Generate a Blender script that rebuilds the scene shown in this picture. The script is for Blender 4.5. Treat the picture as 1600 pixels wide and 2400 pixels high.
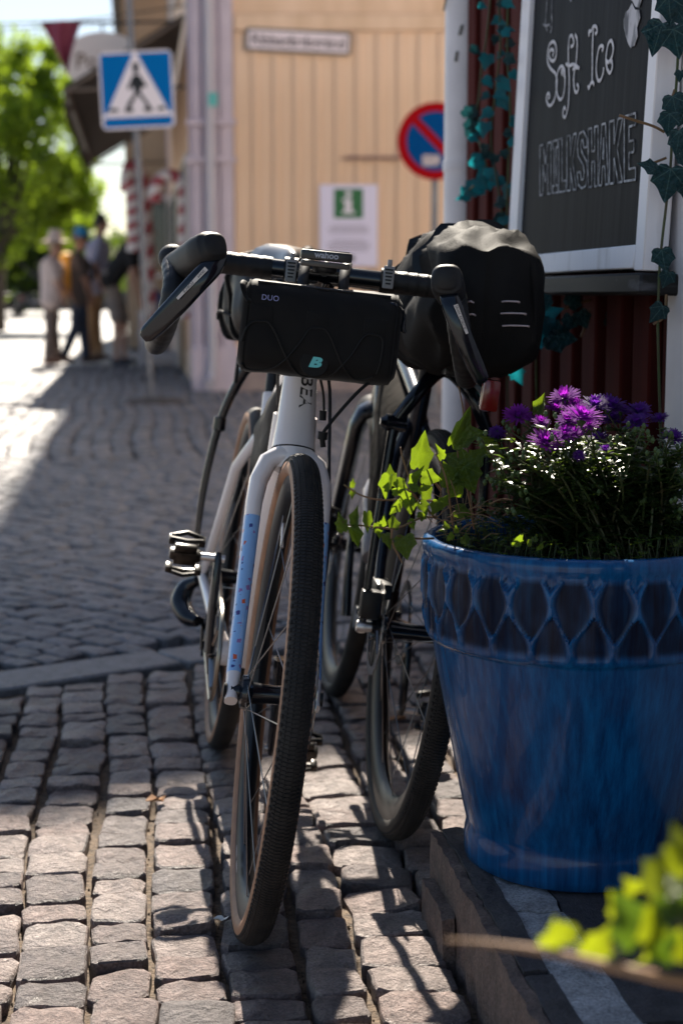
import bpy, bmesh, math, random
from mathutils import Vector as V, Matrix, noise

for o_ in list(bpy.data.objects):
    bpy.data.objects.remove(o_)
S = bpy.context.scene
COL = S.collection
rad, sin, cos, pi = math.radians, math.sin, math.cos, math.pi
random.seed(7)

# ---------------------------------------------------------------- camera, sky, sun, exposure
FPX, CAMH = 3700.0, 0.92
PITCH = math.atan(510 / FPX)
cam = bpy.data.cameras.new('camera')
cam.sensor_fit = 'VERTICAL'; cam.sensor_height = 36; cam.lens = FPX / 2400 * 36
cam.clip_start = 0.05; cam.clip_end = 1500
cam.dof.use_dof = True; cam.dof.focus_distance = 2.2; cam.dof.aperture_fstop = 4.2
camo = bpy.data.objects.new('camera', cam); COL.objects.link(camo)
camo.location = (0, 0, CAMH); camo.rotation_euler = (pi / 2 - PITCH, 0, 0)
S.camera = camo

SUN_EL, SUN_AZ = rad(43), rad(-3.0)          # azimuth measured from +Y towards +X
w_ = bpy.data.worlds.new('World'); S.world = w_; w_.use_nodes = True
nt = w_.node_tree; bg = nt.nodes['Background']
sky = nt.nodes.new('ShaderNodeTexSky'); sky.sky_type = 'NISHITA'; sky.sun_disc = False
sky.sun_elevation = SUN_EL; sky.sun_rotation = SUN_AZ
sky.air_density = 1.0; sky.dust_density = 0.7; sky.ozone_density = 1.0
nt.links.new(sky.outputs[0], bg.inputs[0]); bg.inputs[1].default_value = 0.05
sun = bpy.data.lights.new('sun', 'SUN'); sun.energy = 5.0; sun.angle = rad(0.53); sun.color = (1.0, 0.91, 0.78)
suno = bpy.data.objects.new('sun', sun); COL.objects.link(suno)
sdir = V((sin(SUN_AZ) * cos(SUN_EL), cos(SUN_AZ) * cos(SUN_EL), sin(SUN_EL)))
suno.rotation_euler = sdir.to_track_quat('Z', 'Y').to_euler(); suno.location = sdir * 40
S.view_settings.view_transform = 'Standard'; S.view_settings.look = 'None'
S.view_settings.exposure = 1.45; S.view_settings.gamma = 1.0; S.view_settings.use_curve_mapping = False
S.cycles.max_bounces = 8; S.cycles.transparent_max_bounces = 6
S.cycles.use_denoising = True
S.cycles.sample_clamp_indirect = 6.0

# ---------------------------------------------------------------- where things stand (survey helpers)
cp_, sp_ = cos(PITCH), sin(PITCH)
def ray(px, py):
    u = (px - 800) / FPX; v = (1200 - py) / FPX
    return V((u, cp_ + v * sp_, -sp_ + v * cp_))
def P(px, py, d):
    r = ray(px, py); t = d / r.y
    return V((r.x * t, d, CAMH + r.z * t))
def G(px, py, z=0.0):
    r = ray(px, py); t = (z - CAMH) / r.z
    return V((r.x * t, r.y * t, z))
def proj(p):
    z = p[2] - CAMH; zc = p[1] * cp_ - z * sp_; v = p[1] * sp_ + z * cp_
    if zc < 0.05: return (-9999, -9999, zc)
    return (800 + FPX * p[0] / zc, 1200 - FPX * v / zc, zc)
WANG = rad(7.3)
WD = V((-sin(WANG), cos(WANG), 0))            # along the right-hand wall, away from the viewer
WN = V((-cos(WANG), -sin(WANG), 0))           # out of that wall, into the street

# ---------------------------------------------------------------- mesh builder
class MB:
    def __init__(s): s.v = []; s.f = []; s.m = []; s.uv = None
    def add(s, vs, fs, mi=0):
        b = len(s.v); s.v += [tuple(x) for x in vs]
        s.f += [tuple(i + b for i in f) for f in fs]; s.m += [mi] * len(fs)
        return s

def perp(t):
    a = V((0, 0, 1)) if abs(t.z) < 0.9 else V((1, 0, 0))
    return t.cross(a).normalized()
def catmull(pts, k=6, closed=False):
    pts = [V(p) for p in pts]; n = len(pts); out = []
    rng = n if closed else n - 1
    for i in range(rng):
        if closed: p0, p1, p2, p3 = (pts[(i + j) % n] for j in (-1, 0, 1, 2))
        else:
            p1, p2 = pts[i], pts[i + 1]
            p0 = pts[i - 1] if i > 0 else p1 * 2 - p2
            p3 = pts[i + 2] if i + 2 < n else p2 * 2 - p1
        for j in range(k):
            t = j / k
            out.append(0.5 * ((2 * p1) + (p2 - p0) * t + (2 * p0 - 5 * p1 + 4 * p2 - p3) * t * t + (3 * p1 - p0 - 3 * p2 + p3) * t ** 3))
    if not closed: out.append(pts[-1])
    return out
def lerp_list(vals, m):
    if not hasattr(vals, '__len__'): return [vals] * m
    out = []
    for i in range(m):
        t = i / max(1, m - 1) * (len(vals) - 1); a = min(int(t), len(vals) - 2) if len(vals) > 1 else 0
        out.append(vals[a] + (vals[min(a + 1, len(vals) - 1)] - vals[a]) * (t - a))
    return out
def tube(mb, pts, r, n=10, mi=0, caps=True, closed=False, ell=(1, 1), up=None, pw=None):
    pts = [V(p) for p in pts]; m = len(pts); rs = lerp_list(r, m); rings = []
    prev = None
    for i, p in enumerate(pts):
        a = pts[(i - 1) % m] if (closed or i > 0) else p
        b = pts[(i + 1) % m] if (closed or i < m - 1) else p
        t = (b - a)
        t = t.normalized() if t.length > 1e-9 else V((0, 0, 1))
        if up is not None:
            sd = t.cross(V(up))
            sd = sd.normalized() if sd.length > 1e-6 else perp(t)
        elif prev is None: sd = perp(t)
        else:
            sd = prev - t * prev.dot(t)
            sd = sd.normalized() if sd.length > 1e-6 else perp(t)
        prev = sd; bx = sd.cross(t)
        ring = []
        for j in range(n):
            q = 2 * pi * j / n; c, s_ = cos(q), sin(q)
            if pw:
                c = math.copysign(abs(c) ** pw, c); s_ = math.copysign(abs(s_) ** pw, s_)
            ring.append(p + sd * (rs[i] * ell[0] * c) + bx * (rs[i] * ell[1] * s_))
        rings.append(ring)
    vs = [v for rg in rings for v in rg]; fs = []
    for i in range(m if closed else m - 1):
        i2 = (i + 1) % m
        for j in range(n):
            j2 = (j + 1) % n
            fs.append((i * n + j, i * n + j2, i2 * n + j2, i2 * n + j))
    if caps and not closed:
        fs.append(tuple(range(n - 1, -1, -1))); fs.append(tuple((m - 1) * n + j for j in range(n)))
    mb.add(vs, fs, mi); return mb
def loft(mb, rings, mi=0, caps=True, closed=True, wrap=False):
    n = len(rings[0]); m = len(rings); vs = [v for r in rings for v in r]; fs = []
    for i in range(m if wrap else m - 1):
        i2 = (i + 1) % m
        for j in range(n if closed else n - 1):
            j2 = (j + 1) % n
            fs.append((i * n + j, i * n + j2, i2 * n + j2, i2 * n + j))
    if caps and not wrap:
        fs.append(tuple(range(n - 1, -1, -1))); fs.append(tuple((m - 1) * n + j for j in range(n)))
    mb.add(vs, fs, mi); return mb
def lathe(mb, prof, n=32, xf=None, mi=0, caps=False):
    xf = xf or (lambda p: p)
    rings = [[xf(V((r * cos(2 * pi * j / n), r * sin(2 * pi * j / n), z))) for j in range(n)] for r, z in prof]
    return loft(mb, rings, mi, caps)
def frame(o, x, y, z):
    o, x, y, z = V(o), V(x), V(y), V(z)
    return lambda p: o + x * p[0] + y * p[1] + z * p[2]
def axes(direction, up=(0, 0, 1)):
    z = V(direction).normalized(); x = V(up).cross(z)
    x = x.normalized() if x.length > 1e-5 else perp(z)
    return x, z.cross(x), z
def rbox(mb, size, bev=0.0, xf=None, seg=2, mi=0):
    xf = xf or (lambda p: p)
    b = bmesh.new(); bmesh.ops.create_cube(b, size=1)
    for v in b.verts: v.co = V((v.co.x * size[0], v.co.y * size[1], v.co.z * size[2]))
    if bev > 0: bmesh.ops.bevel(b, geom=list(b.edges), offset=bev, segments=seg, profile=0.6, affect='EDGES')
    b.verts.index_update()
    mb.add([xf(v.co) for v in b.verts], [tuple(v.index for v in f.verts) for f in b.faces], mi)
    b.free(); return mb
def poly(mb, pts, thick, nrm, mi=0):
    pts = [V(p) for p in pts]; n = len(pts); nv = V(nrm) * thick
    vs = pts + [p + nv for p in pts]
    fs = [tuple(range(n - 1, -1, -1)), tuple(range(n, 2 * n))] + [(i, (i + 1) % n, n + (i + 1) % n, n + i) for i in range(n)]
    mb.add(vs, fs, mi); return mb
def text_to(mb, s, size, xf, depth=0.0006, mi=0, shear=0.0, bold=0.0, spacing=1.0, align='CENTER'):
    cu = bpy.data.curves.new('t', 'FONT'); cu.body = s; cu.size = size; cu.extrude = depth; cu.shear = shear
    cu.offset = bold; cu.space_character = spacing; cu.align_x = align; cu.align_y = 'CENTER'; cu.resolution_u = 4
    o = bpy.data.objects.new('t', cu); COL.objects.link(o)
    dg = bpy.context.evaluated_depsgraph_get()
    me = bpy.data.meshes.new_from_object(o.evaluated_get(dg))
    mb.add([xf(v.co) for v in me.vertices], [tuple(p.vertices) for p in me.polygons], mi)
    bpy.data.objects.remove(o); bpy.data.curves.remove(cu); bpy.data.meshes.remove(me)
    return mb

WL = {}
def obj(name, mb, mats, parent=None, label=None, cat=None, group=None, kind=None, smooth=38, origin=None):
    if not isinstance(mats, (list, tuple)): mats = [mats]
    xs = [v[0] for v in mb.v]; ys = [v[1] for v in mb.v]; zs = [v[2] for v in mb.v]
    c = V(origin) if origin is not None else V(((min(xs) + max(xs)) / 2, (min(ys) + max(ys)) / 2, min(zs)))
    me = bpy.data.meshes.new(name)
    me.from_pydata([(x - c.x, y - c.y, z - c.z) for x, y, z in mb.v], [], mb.f)
    for m in mats: me.materials.append(m)
    if len(mats) > 1: me.polygons.foreach_set('material_index', mb.m)
    b = bmesh.new(); b.from_mesh(me); bmesh.ops.recalc_face_normals(b, faces=b.faces); b.to_mesh(me); b.free()
    if smooth:
        me.polygons.foreach_set('use_smooth', [True] * len(me.polygons))
        me.set_sharp_from_angle(angle=rad(smooth))
    me.update()
    return place(name, me, c, parent, label, cat, group, kind)
def place(name, me, c, parent=None, label=None, cat=None, group=None, kind=None, rot=None, scale=None):
    o = bpy.data.objects.new(name, me); COL.objects.link(o)
    c = V(c)
    if parent is not None:
        o.parent = parent; o.location = c - WL[parent.name]
    else: o.location = c
    if rot is not None: o.rotation_mode = 'QUATERNION'; o.rotation_quaternion = rot
    if scale is not None: o.scale = scale
    WL[o.name] = c
    tag(o, label, cat, group, kind)
    return o
def tag(o, label=None, cat=None, group=None, kind=None):
    if label: o['label'] = label
    if cat: o['category'] = cat
    if group: o['group'] = group
    if kind: o['kind'] = kind
    return o
def thing(name, loc, label, cat, group=None):
    return place(name, None, loc, None, label, cat, group)

# ---------------------------------------------------------------- procedural materials
MATS = {}
def mat(name, col, rough=0.6, metal=0.0, spec=0.5, col2=None, nscale=20.0, detail=4.0, contrast=(0.35, 0.65), stretch=(1, 1, 1),
        bump=None, bscale=None, coat=0.0, rough2=None, trans=0.0, ior=1.5, sheen=0.0, bstretch=None):
    if name in MATS: return MATS[name]
    m = bpy.data.materials.new(name); m.use_nodes = True; N = m.node_tree; b = N.nodes['Principled BSDF']
    b.inputs['Base Color'].default_value = (*col, 1); b.inputs['Roughness'].default_value = rough
    b.inputs['Metallic'].default_value = metal; b.inputs['Specular IOR Level'].default_value = spec
    b.inputs['Coat Weight'].default_value = coat; b.inputs['Coat Roughness'].default_value = 0.08
    b.inputs['Transmission Weight'].default_value = trans; b.inputs['IOR'].default_value = ior
    b.inputs['Sheen Weight'].default_value = sheen
    tc = N.nodes.new('ShaderNodeTexCoord')
    def mapped(st):
        mp = N.nodes.new('ShaderNodeMapping'); mp.inputs['Scale'].default_value = st
        N.links.new(tc.outputs['Object'], mp.inputs[0]); return mp
    if col2 is not None or rough2 is not None:
        mp = mapped(stretch); nz = N.nodes.new('ShaderNodeTexNoise'); nz.inputs['Scale'].default_value = nscale
        nz.inputs['Detail'].default_value = detail; N.links.new(mp.outputs[0], nz.inputs['Vector'])
        rp = N.nodes.new('ShaderNodeValToRGB'); rp.color_ramp.elements[0].position = contrast[0]; rp.color_ramp.elements[1].position = contrast[1]
        N.links.new(nz.outputs[0], rp.inputs[0])
        if col2 is not None:
            mx = N.nodes.new('ShaderNodeMix'); mx.data_type = 'RGBA'
            mx.inputs[6].default_value = (*col, 1); mx.inputs[7].default_value = (*col2, 1)
            N.links.new(rp.outputs[0], mx.inputs[0]); N.links.new(mx.outputs[2], b.inputs['Base Color'])
        if rough2 is not None:
            mr = N.nodes.new('ShaderNodeMapRange'); mr.inputs[3].default_value = rough; mr.inputs[4].default_value = rough2
            N.links.new(rp.outputs[0], mr.inputs[0]); N.links.new(mr.outputs[0], b.inputs['Roughness'])
    if bump:
        mp = mapped(bstretch or stretch); nb = N.nodes.new('ShaderNodeTexNoise'); nb.inputs['Scale'].default_value = bscale or nscale * 3
        nb.inputs['Detail'].default_value = 6; N.links.new(mp.outputs[0], nb.inputs['Vector'])
        bm_ = N.nodes.new('ShaderNodeBump'); bm_.inputs['Strength'].default_value = bump[0]; bm_.inputs['Distance'].default_value = bump[1]
        N.links.new(nb.outputs[0], bm_.inputs['Height']); N.links.new(bm_.outputs[0], b.inputs['Normal'])
    MATS[name] = m; return m
def nodes_of(m): return m.node_tree, m.node_tree.nodes['Principled BSDF']
def leaf_mat(name, col, col2, rough=0.45, transl=0.5, tcol=None, vein=False, vcol=(0.3, 0.4, 0.3), nscale=8.0):
    m = bpy.data.materials.new(name); m.use_nodes = True; N = m.node_tree; L = N.links.new; b = N.nodes['Principled BSDF']
    out = N.nodes['Material Output']
    oi = N.nodes.new('ShaderNodeObjectInfo'); tc = N.nodes.new('ShaderNodeTexCoord')
    nz = N.nodes.new('ShaderNodeTexNoise'); nz.inputs['Scale'].default_value = nscale; L(tc.outputs['Object'], nz.inputs['Vector'])
    ad = N.nodes.new('ShaderNodeMath'); ad.operation = 'ADD'; L(nz.outputs[0], ad.inputs[0]); L(oi.outputs['Random'], ad.inputs[1])
    hf = N.nodes.new('ShaderNodeMath'); hf.operation = 'MULTIPLY'; hf.inputs[1].default_value = 0.5; L(ad.outputs[0], hf.inputs[0])
    rp = N.nodes.new('ShaderNodeValToRGB'); rp.color_ramp.elements[0].position = 0.32; rp.color_ramp.elements[1].position = 0.68
    rp.color_ramp.elements[0].color = (*col, 1); rp.color_ramp.elements[1].color = (*col2, 1); L(hf.outputs[0], rp.inputs[0])
    csock = rp.outputs[0]
    if vein:
        sep = N.nodes.new('ShaderNodeSeparateXYZ'); L(tc.outputs['UV'], sep.inputs[0])
        acc = None
        for a in (0, 48, -48, 100, -100):
            ca, sa = cos(rad(a)), sin(rad(a))
            def lin(kx, ky):
                m1 = N.nodes.new('ShaderNodeMath'); m1.operation = 'MULTIPLY'; m1.inputs[1].default_value = kx; L(sep.outputs[0], m1.inputs[0])
                m2 = N.nodes.new('ShaderNodeMath'); m2.operation = 'MULTIPLY_ADD'; m2.inputs[1].default_value = ky; L(sep.outputs[1], m2.inputs[0]); L(m1.outputs[0], m2.inputs[2])
                return m2.outputs[0]
            d1 = N.nodes.new('ShaderNodeMath'); d1.operation = 'ABSOLUTE'; L(lin(ca, -sa), d1.inputs[0])
            lt = N.nodes.new('ShaderNodeMath'); lt.operation = 'LESS_THAN'; lt.inputs[1].default_value = 0.016; L(d1.outputs[0], lt.inputs[0])
            gt = N.nodes.new('ShaderNodeMath'); gt.operation = 'GREATER_THAN'; gt.inputs[1].default_value = 0.0; L(lin(sa, ca), gt.inputs[0])
            ml = N.nodes.new('ShaderNodeMath'); ml.operation = 'MULTIPLY'; L(lt.outputs[0], ml.inputs[0]); L(gt.outputs[0], ml.inputs[1])
            if acc is None: acc = ml.outputs[0]
            else:
                mx_ = N.nodes.new('ShaderNodeMath'); mx_.operation = 'MAXIMUM'; L(acc, mx_.inputs[0]); L(ml.outputs[0], mx_.inputs[1]); acc = mx_.outputs[0]
        mv = N.nodes.new('ShaderNodeMix'); mv.data_type = 'RGBA'; mv.inputs[7].default_value = (*vcol, 1); L(csock, mv.inputs[6])
        k = N.nodes.new('ShaderNodeMath'); k.operation = 'MULTIPLY'; k.inputs[1].default_value = 0.6; L(acc, k.inputs[0]); L(k.outputs[0], mv.inputs[0])
        csock = mv.outputs[2]
    L(csock, b.inputs['Base Color']); b.inputs['Roughness'].default_value = rough
    nb_ = N.nodes.new('ShaderNodeTexNoise'); nb_.inputs['Scale'].default_value = nscale * .8; L(tc.outputs['Object'], nb_.inputs['Vector'])
    bm2 = N.nodes.new('ShaderNodeBump'); bm2.inputs['Strength'].default_value = .55; bm2.inputs['Distance'].default_value = .12 if vein else .01
    L(nb_.outputs[0], bm2.inputs['Height']); L(bm2.outputs[0], b.inputs['Normal'])
    tr = N.nodes.new('ShaderNodeBsdfTranslucent'); tr.inputs[0].default_value = (*(tcol or tuple(c * 2.2 for c in col2)), 1)
    mix = N.nodes.new('ShaderNodeMixShader'); mix.inputs[0].default_value = transl
    L(b.outputs[0], mix.inputs[1]); L(tr.outputs[0], mix.inputs[2]); L(mix.outputs[0], out.inputs[0])
    MATS[name] = m; return m
def stone_mat(name, c1, c2, c3, rough=0.5, bump=0.5, tint=0.25):
    """granite: per-piece tone, mineral speckle, fine relief"""
    m = bpy.data.materials.new(name); m.use_nodes = True; N = m.node_tree; L = N.links.new; b = N.nodes['Principled BSDF']
    tc = N.nodes.new('ShaderNodeTexCoord'); geo = N.nodes.new('ShaderNodeNewGeometry'); oi = N.nodes.new('ShaderNodeObjectInfo')
    rnd = N.nodes.new('ShaderNodeMath'); rnd.operation = 'ADD'; L(geo.outputs['Random Per Island'], rnd.inputs[0]); L(oi.outputs['Random'], rnd.inputs[1])
    fr = N.nodes.new('ShaderNodeMath'); fr.operation = 'FRACT'; L(rnd.outputs[0], fr.inputs[0])
    r1 = N.nodes.new('ShaderNodeValToRGB'); e = r1.color_ramp.elements
    e[0].color = (*c1, 1); e[1].color = (*c2, 1); e[1].position = 0.55; x = e.new(1.0); x.color = (*c3, 1)
    L(fr.outputs[0], r1.inputs[0])
    n1 = N.nodes.new('ShaderNodeTexNoise'); n1.inputs['Scale'].default_value = 260; n1.inputs['Detail'].default_value = 3; L(tc.outputs['Object'], n1.inputs['Vector'])
    n2 = N.nodes.new('ShaderNodeTexNoise'); n2.inputs['Scale'].default_value = 28; n2.inputs['Detail'].default_value = 7; n2.inputs['Roughness'].default_value = 0.65; L(tc.outputs['Object'], n2.inputs['Vector'])
    s1 = N.nodes.new('ShaderNodeMapRange'); s1.inputs[1].default_value = 0.3; s1.inputs[2].default_value = 0.7; s1.inputs[3].default_value = 0.6; s1.inputs[4].default_value = 1.35; L(n1.outputs[0], s1.inputs[0])
    s2 = N.nodes.new('ShaderNodeMapRange'); s2.inputs[1].default_value = 0.3; s2.inputs[2].default_value = 0.7; s2.inputs[3].default_value = 0.5; s2.inputs[4].default_value = 1.3; L(n2.outputs[0], s2.inputs[0])
    mm = N.nodes.new('ShaderNodeMath'); mm.operation = 'MULTIPLY'; L(s1.outputs[0], mm.inputs[0]); L(s2.outputs[0], mm.inputs[1])
    vm = N.nodes.new('ShaderNodeVectorMath'); vm.operation = 'SCALE'; L(r1.outputs[0], vm.inputs[0]); L(mm.outputs[0], vm.inputs[3])
    L(vm.outputs[0], b.inputs['Base Color'])
    rr = N.nodes.new('ShaderNodeMapRange'); rr.inputs[3].default_value = rough - 0.12; rr.inputs[4].default_value = rough + 0.22; L(n2.outputs[0], rr.inputs[0]); L(rr.outputs[0], b.inputs['Roughness'])
    n3 = N.nodes.new('ShaderNodeTexNoise'); n3.inputs['Scale'].default_value = 75; n3.inputs['Detail'].default_value = 8; n3.inputs['Roughness'].default_value = 0.7; L(tc.outputs['Object'], n3.inputs['Vector'])
    ha = N.nodes.new('ShaderNodeMath'); ha.operation = 'MULTIPLY_ADD'; ha.inputs[1].default_value = 1.6; L(n2.outputs[0], ha.inputs[0]); L(n3.outputs[0], ha.inputs[2])
    bp = N.nodes.new('ShaderNodeBump'); bp.inputs['Strength'].default_value = bump; bp.inputs['Distance'].default_value = 0.011
    L(ha.outputs[0], bp.inputs['Height']); L(bp.outputs[0], b.inputs['Normal'])
    b.inputs['Specular IOR Level'].default_value = 0.5
    MATS[name] = m; return m

M_granite = stone_mat('granite', (0.115, 0.10, 0.10), (0.25, 0.178, 0.158), (0.32, 0.268, 0.248), rough=0.40, bump=1.0)
M_sett = stone_mat('street_sett', (0.14, 0.137, 0.145), (0.185, 0.175, 0.18), (0.235, 0.215, 0.215), rough=0.5, bump=0.6)
M_slab = stone_mat('slab_stone', (0.19, 0.185, 0.19), (0.23, 0.22, 0.22), (0.27, 0.26, 0.255), rough=0.5, bump=0.5)
M_darkslab = stone_mat('dark_slab', (0.055, 0.05, 0.055), (0.075, 0.068, 0.07), (0.09, 0.08, 0.08), rough=0.55, bump=0.7)
M_riser = stone_mat('riser_stone', (0.15, 0.105, 0.09), (0.19, 0.13, 0.105), (0.16, 0.12, 0.10), rough=0.6, bump=0.8)
M_mortar = stone_mat('mortar', (0.36, 0.37, 0.38), (0.40, 0.41, 0.42), (0.42, 0.42, 0.43), rough=0.75, bump=0.6)
M_sand = mat('joint_sand', (0.05, 0.035, 0.024), 0.9, col2=(0.14, 0.097, 0.062), nscale=90, detail=8, bump=(0.9, 0.006), bscale=160)
M_black = mat('satin_black', (0.007, 0.007, 0.008), 0.4, spec=0.35)
M_gloss = mat('gloss_black', (0.005, 0.007, 0.011), 0.16, spec=0.45, coat=0.2)
M_rubber = mat('tyre_rubber', (0.014, 0.0135, 0.0135), 0.66, spec=.3, col2=(0.028, 0.025, 0.023), nscale=30, bump=(0.3, 0.001), bscale=600)
M_tan = mat('tan_sidewall', (0.34, 0.18, 0.10), 0.6, col2=(0.27, 0.14, 0.08), nscale=40, bump=(0.2, 0.0006), bscale=900)
M_hood = mat('hood_rubber', (0.013, 0.013, 0.014), 0.52, spec=.3, bump=(0.35, 0.0008), bscale=1400)
M_tape = mat('bar_tape', (0.009, 0.009, 0.010), 0.42, spec=.35, bump=(0.6, 0.001), bscale=900)
M_alu = mat('aluminium', (0.62, 0.62, 0.63), 0.28, metal=1.0, rough2=0.4, nscale=30)
M_steel = mat('dark_steel', (0.32, 0.31, 0.30), 0.25, metal=1.0)
M_spoke = mat('spoke_steel', (0.20, 0.20, 0.21), 0.3, metal=1.0)
# ================================================================ THE GROUND
RT = -WN                                      # across the street, to the right
def st(s, t, z=0.0): return WD * s + RT * t + V((0, 0, z))
T_KERB, T_WALL = 0.425, 0.852
mb = MB()
mb.add([(-300, -30, -0.045), (300, -30, -0.045), (300, 900, -0.045), (-300, 900, -0.045)], [(0, 1, 2, 3)])
M_far = mat('far_paving', (0.17, 0.16, 0.16), 0.6, col2=(0.26, 0.245, 0.24), nscale=5, detail=6, bump=(0.6, 0.02), bscale=9)
obj('ground', mb, M_far, kind='structure', smooth=0)

# sand bed that the setts sit in, uneven
def sandz(x, y): return -0.021 + 0.009 * noise.noise(V((x * 9, y * 9, 3))) + 0.005 * noise.noise(V((x * 40, y * 40, 9)))
mb = MB(); nx, ny = 150, 190; x0, x1, y0, y1 = -1.35, 0.75, 1.35, 4.1
vs = [(x0 + (x1 - x0) * i / nx, y0 + (y1 - y0) * j / ny, sandz(x0 + (x1 - x0) * i / nx, y0 + (y1 - y0) * j / ny)) for j in range(ny + 1) for i in range(nx + 1)]
mb.add(vs, [(j * (nx + 1) + i, j * (nx + 1) + i + 1, (j + 1) * (nx + 1) + i + 1, (j + 1) * (nx + 1) + i) for j in range(ny) for i in range(nx)])
SETTS = obj('cobbled_pavement', mb, M_sand, kind='structure')

def stone_mesh(mb, c, ax, ay, lx, ly, top, rng, npt=12, tilt=0.02, inner=True):
    """one rough split sett: irregular outline, worn edge, uneven head"""
    phase = rng.random() * 6
    out = []
    cs = [(1, -1), (1, 1), (-1, 1), (-1, -1)]
    cj = [(rng.uniform(-.06, .04), rng.uniform(-.06, .04)) for _ in cs]
    cpt = [(x * (1 + j[0]), y * (1 + j[1])) for (x, y), j in zip(cs, cj)]
    per = npt // 4
    for i in range(4):
        a, b_2 = cpt[i], cpt[(i + 1) % 4]; ch = rng.uniform(.07, .16)
        for j in range(per):
            w = ch + (1 - 2 * ch) * j / (per - 1) if per > 1 else .5
            jx = rng.uniform(-.03, .03) if 0 < j < per - 1 else 0
            x_, y_ = a[0] + (b_2[0] - a[0]) * w, a[1] + (b_2[1] - a[1]) * w
            out.append((x_ * (1 + jx) * lx / 2, y_ * (1 + jx) * ly / 2))
    npt = len(out)
    tx, ty = rng.gauss(0, tilt), rng.gauss(0, tilt)
    def pt(u, v, z): return c + ax * u + ay * v + V((0, 0, z))
    def h(u, v, amp): return u * tx + v * ty + amp * noise.noise(V((c.x * 31 + u * 26, c.y * 31 + v * 26, phase)))
    rings = [[pt(u * 0.97, v * 0.97, -0.055) for u, v in out],
             [pt(u, v, top - 0.010 + h(u, v, 0.003)) for u, v in out],
             [pt(u * 0.978, v * 0.978, top - 0.0026 + h(u, v, 0.005)) for u, v in out],
             [pt(u * 0.92, v * 0.92, top + h(u, v, 0.006)) for u, v in out]]
    if inner: rings.append([pt(u * 0.45, v * 0.45, top + 0.0015 + h(u * 0.45, v * 0.45, 0.007)) for u, v in out])
    vs = [p for r in rings for p in r]; n = npt; fs = []
    for i in range(len(rings) - 1):
        for j in range(n):
            j2 = (j + 1) % n; fs.append((i * n + j, i * n + j2, (i + 1) * n + j2, (i + 1) * n + j))
    vs.append(pt(0, 0, top + 0.0015 + h(0, 0, 0.007))); e = len(vs) - 1; b0 = (len(rings) - 1) * n
    fs += [(b0 + j, b0 + (j + 1) % n, e) for j in range(n)]
    fs.append(tuple(range(n - 1, -1, -1)))
    mb.add(vs, fs)

BA, BDIR = V((-0.803, 3.623, 0)), V((0.829, 0.559, 0)).normalized()
BNR = V((-BDIR.y, BDIR.x, 0))                  # beyond the slab band
def band_side(p): return (V((p.x, p.y, 0)) - BA).dot(BNR)
stones = []                                    # (kind, centre, ax, ay, lx, ly, top)
rng = random.Random(11)
t = -1.75
while t < 0.86:
    cw = rng.uniform(0.076, 0.102) if t > -0.56 else rng.uniform(0.12, 0.15)
    s = 1.15 + rng.uniform(0, 0.08)
    while s < 6:
        ln = rng.uniform(0.062, 0.112) if t > -0.56 else rng.uniform(0.09, 0.17)
        if s < 2.25 and t < T_KERB - .05 and t + cw > T_KERB - .06: cw = T_KERB - .008 - t
        tc_ = t + cw / 2 + (0 if t + cw > T_KERB - .03 and s < 2.29 else 1) * 0.008 * sin(s * 5 + t * 9) + rng.uniform(-0.003, 0.003)
        c = st(s + ln / 2, tc_)
        ok = band_side(c) < -0.05 and (tc_ + cw / 2 < T_KERB - 0.003 or (s > 2.29 and tc_ + cw / 2 < T_WALL - 0.02))
        if ok:
            a = rng.gauss(0, 0.075); ax = (RT * cos(a) + WD * sin(a)); ay = (WD * cos(a) - RT * sin(a))
            stones.append(('a', c, ax, ay, cw - rng.uniform(0.002, 0.009), ln - rng.uniform(0.001, 0.005), rng.gauss(0, 0.0034)))
        s += ln
    t += cw + rng.uniform(0, 0.004)
RA = V((0.76, -0.65, 0)); RB = V((0.65, 0.76, 0))
v_ = -3.0
while v_ < 8.5:
    rw = rng.uniform(0.066, 0.082); u_ = -9.0 + rng.uniform(0, 0.15)
    while u_ < 2.5:
        ln = rng.uniform(0.10, 0.15)
        c = RA * (u_ + ln / 2) + RB * (v_ + rw / 2 + 0.012 * sin(u_ * 3))
        if band_side(c) > 0.222 and c.y < 8.9 and -0.34 * c.y - 0.6 < c.x < 0.25 * c.y + 0.1 and c.dot(RT) < 2.2:
            stones.append(('b', c, RA, RB, ln - 0.007, rw - 0.007, rng.gauss(0, 0.0022)))
        u_ += ln
    v_ += rw
t = -6.0
while t < 3.2:
    cw = rng.uniform(0.11, 0.14); s = 8.4 + rng.uniform(0, .1)
    while s < 21:
        ln = rng.uniform(0.13, 0.2); c = st(s + ln / 2, t + cw / 2 + 0.025 * sin(s * 1.7) + rng.uniform(-.012, .012))
        if c.y > 8.95 and -0.3 * c.y - 0.5 < c.x < 0.12 * c.y + 0.3 and not (c.y > 15.2 and c.dot(RT) > 0.55):
            stones.append(('c', c, RT, WD, cw - 0.009, ln - 0.009, rng.gauss(0, 0.003)))
        s += ln
    t += cw
def seen(c):
    q = proj(c); return -10 < q[0] < 1610 and 690 < q[1] < 2410
vis = [x for x in stones if seen(x[1])]
vis.sort(key=lambda x: -(x[4] * x[5] / proj(x[1])[2] ** 3))
solo = set(id(x) for x in vis[:300])
rest = MB(); rest_far = MB()
for x in stones:
    kd, c, ax, ay, lx, ly, top = x
    if id(x) in solo:
        mb = MB(); stone_mesh(mb, c, ax, ay, lx, ly, top, rng, 16 if kd == 'a' else 12)
        obj('cobblestone', mb, M_granite if kd == 'a' else M_sett, SETTS, origin=(c.x, c.y, -0.055), smooth=32)
    elif kd == 'a': stone_mesh(rest, c, ax, ay, lx, ly, top, rng, 12)
    else: stone_mesh(rest_far, c, ax, ay, lx, ly, top, rng, 8, inner=False)
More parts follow.
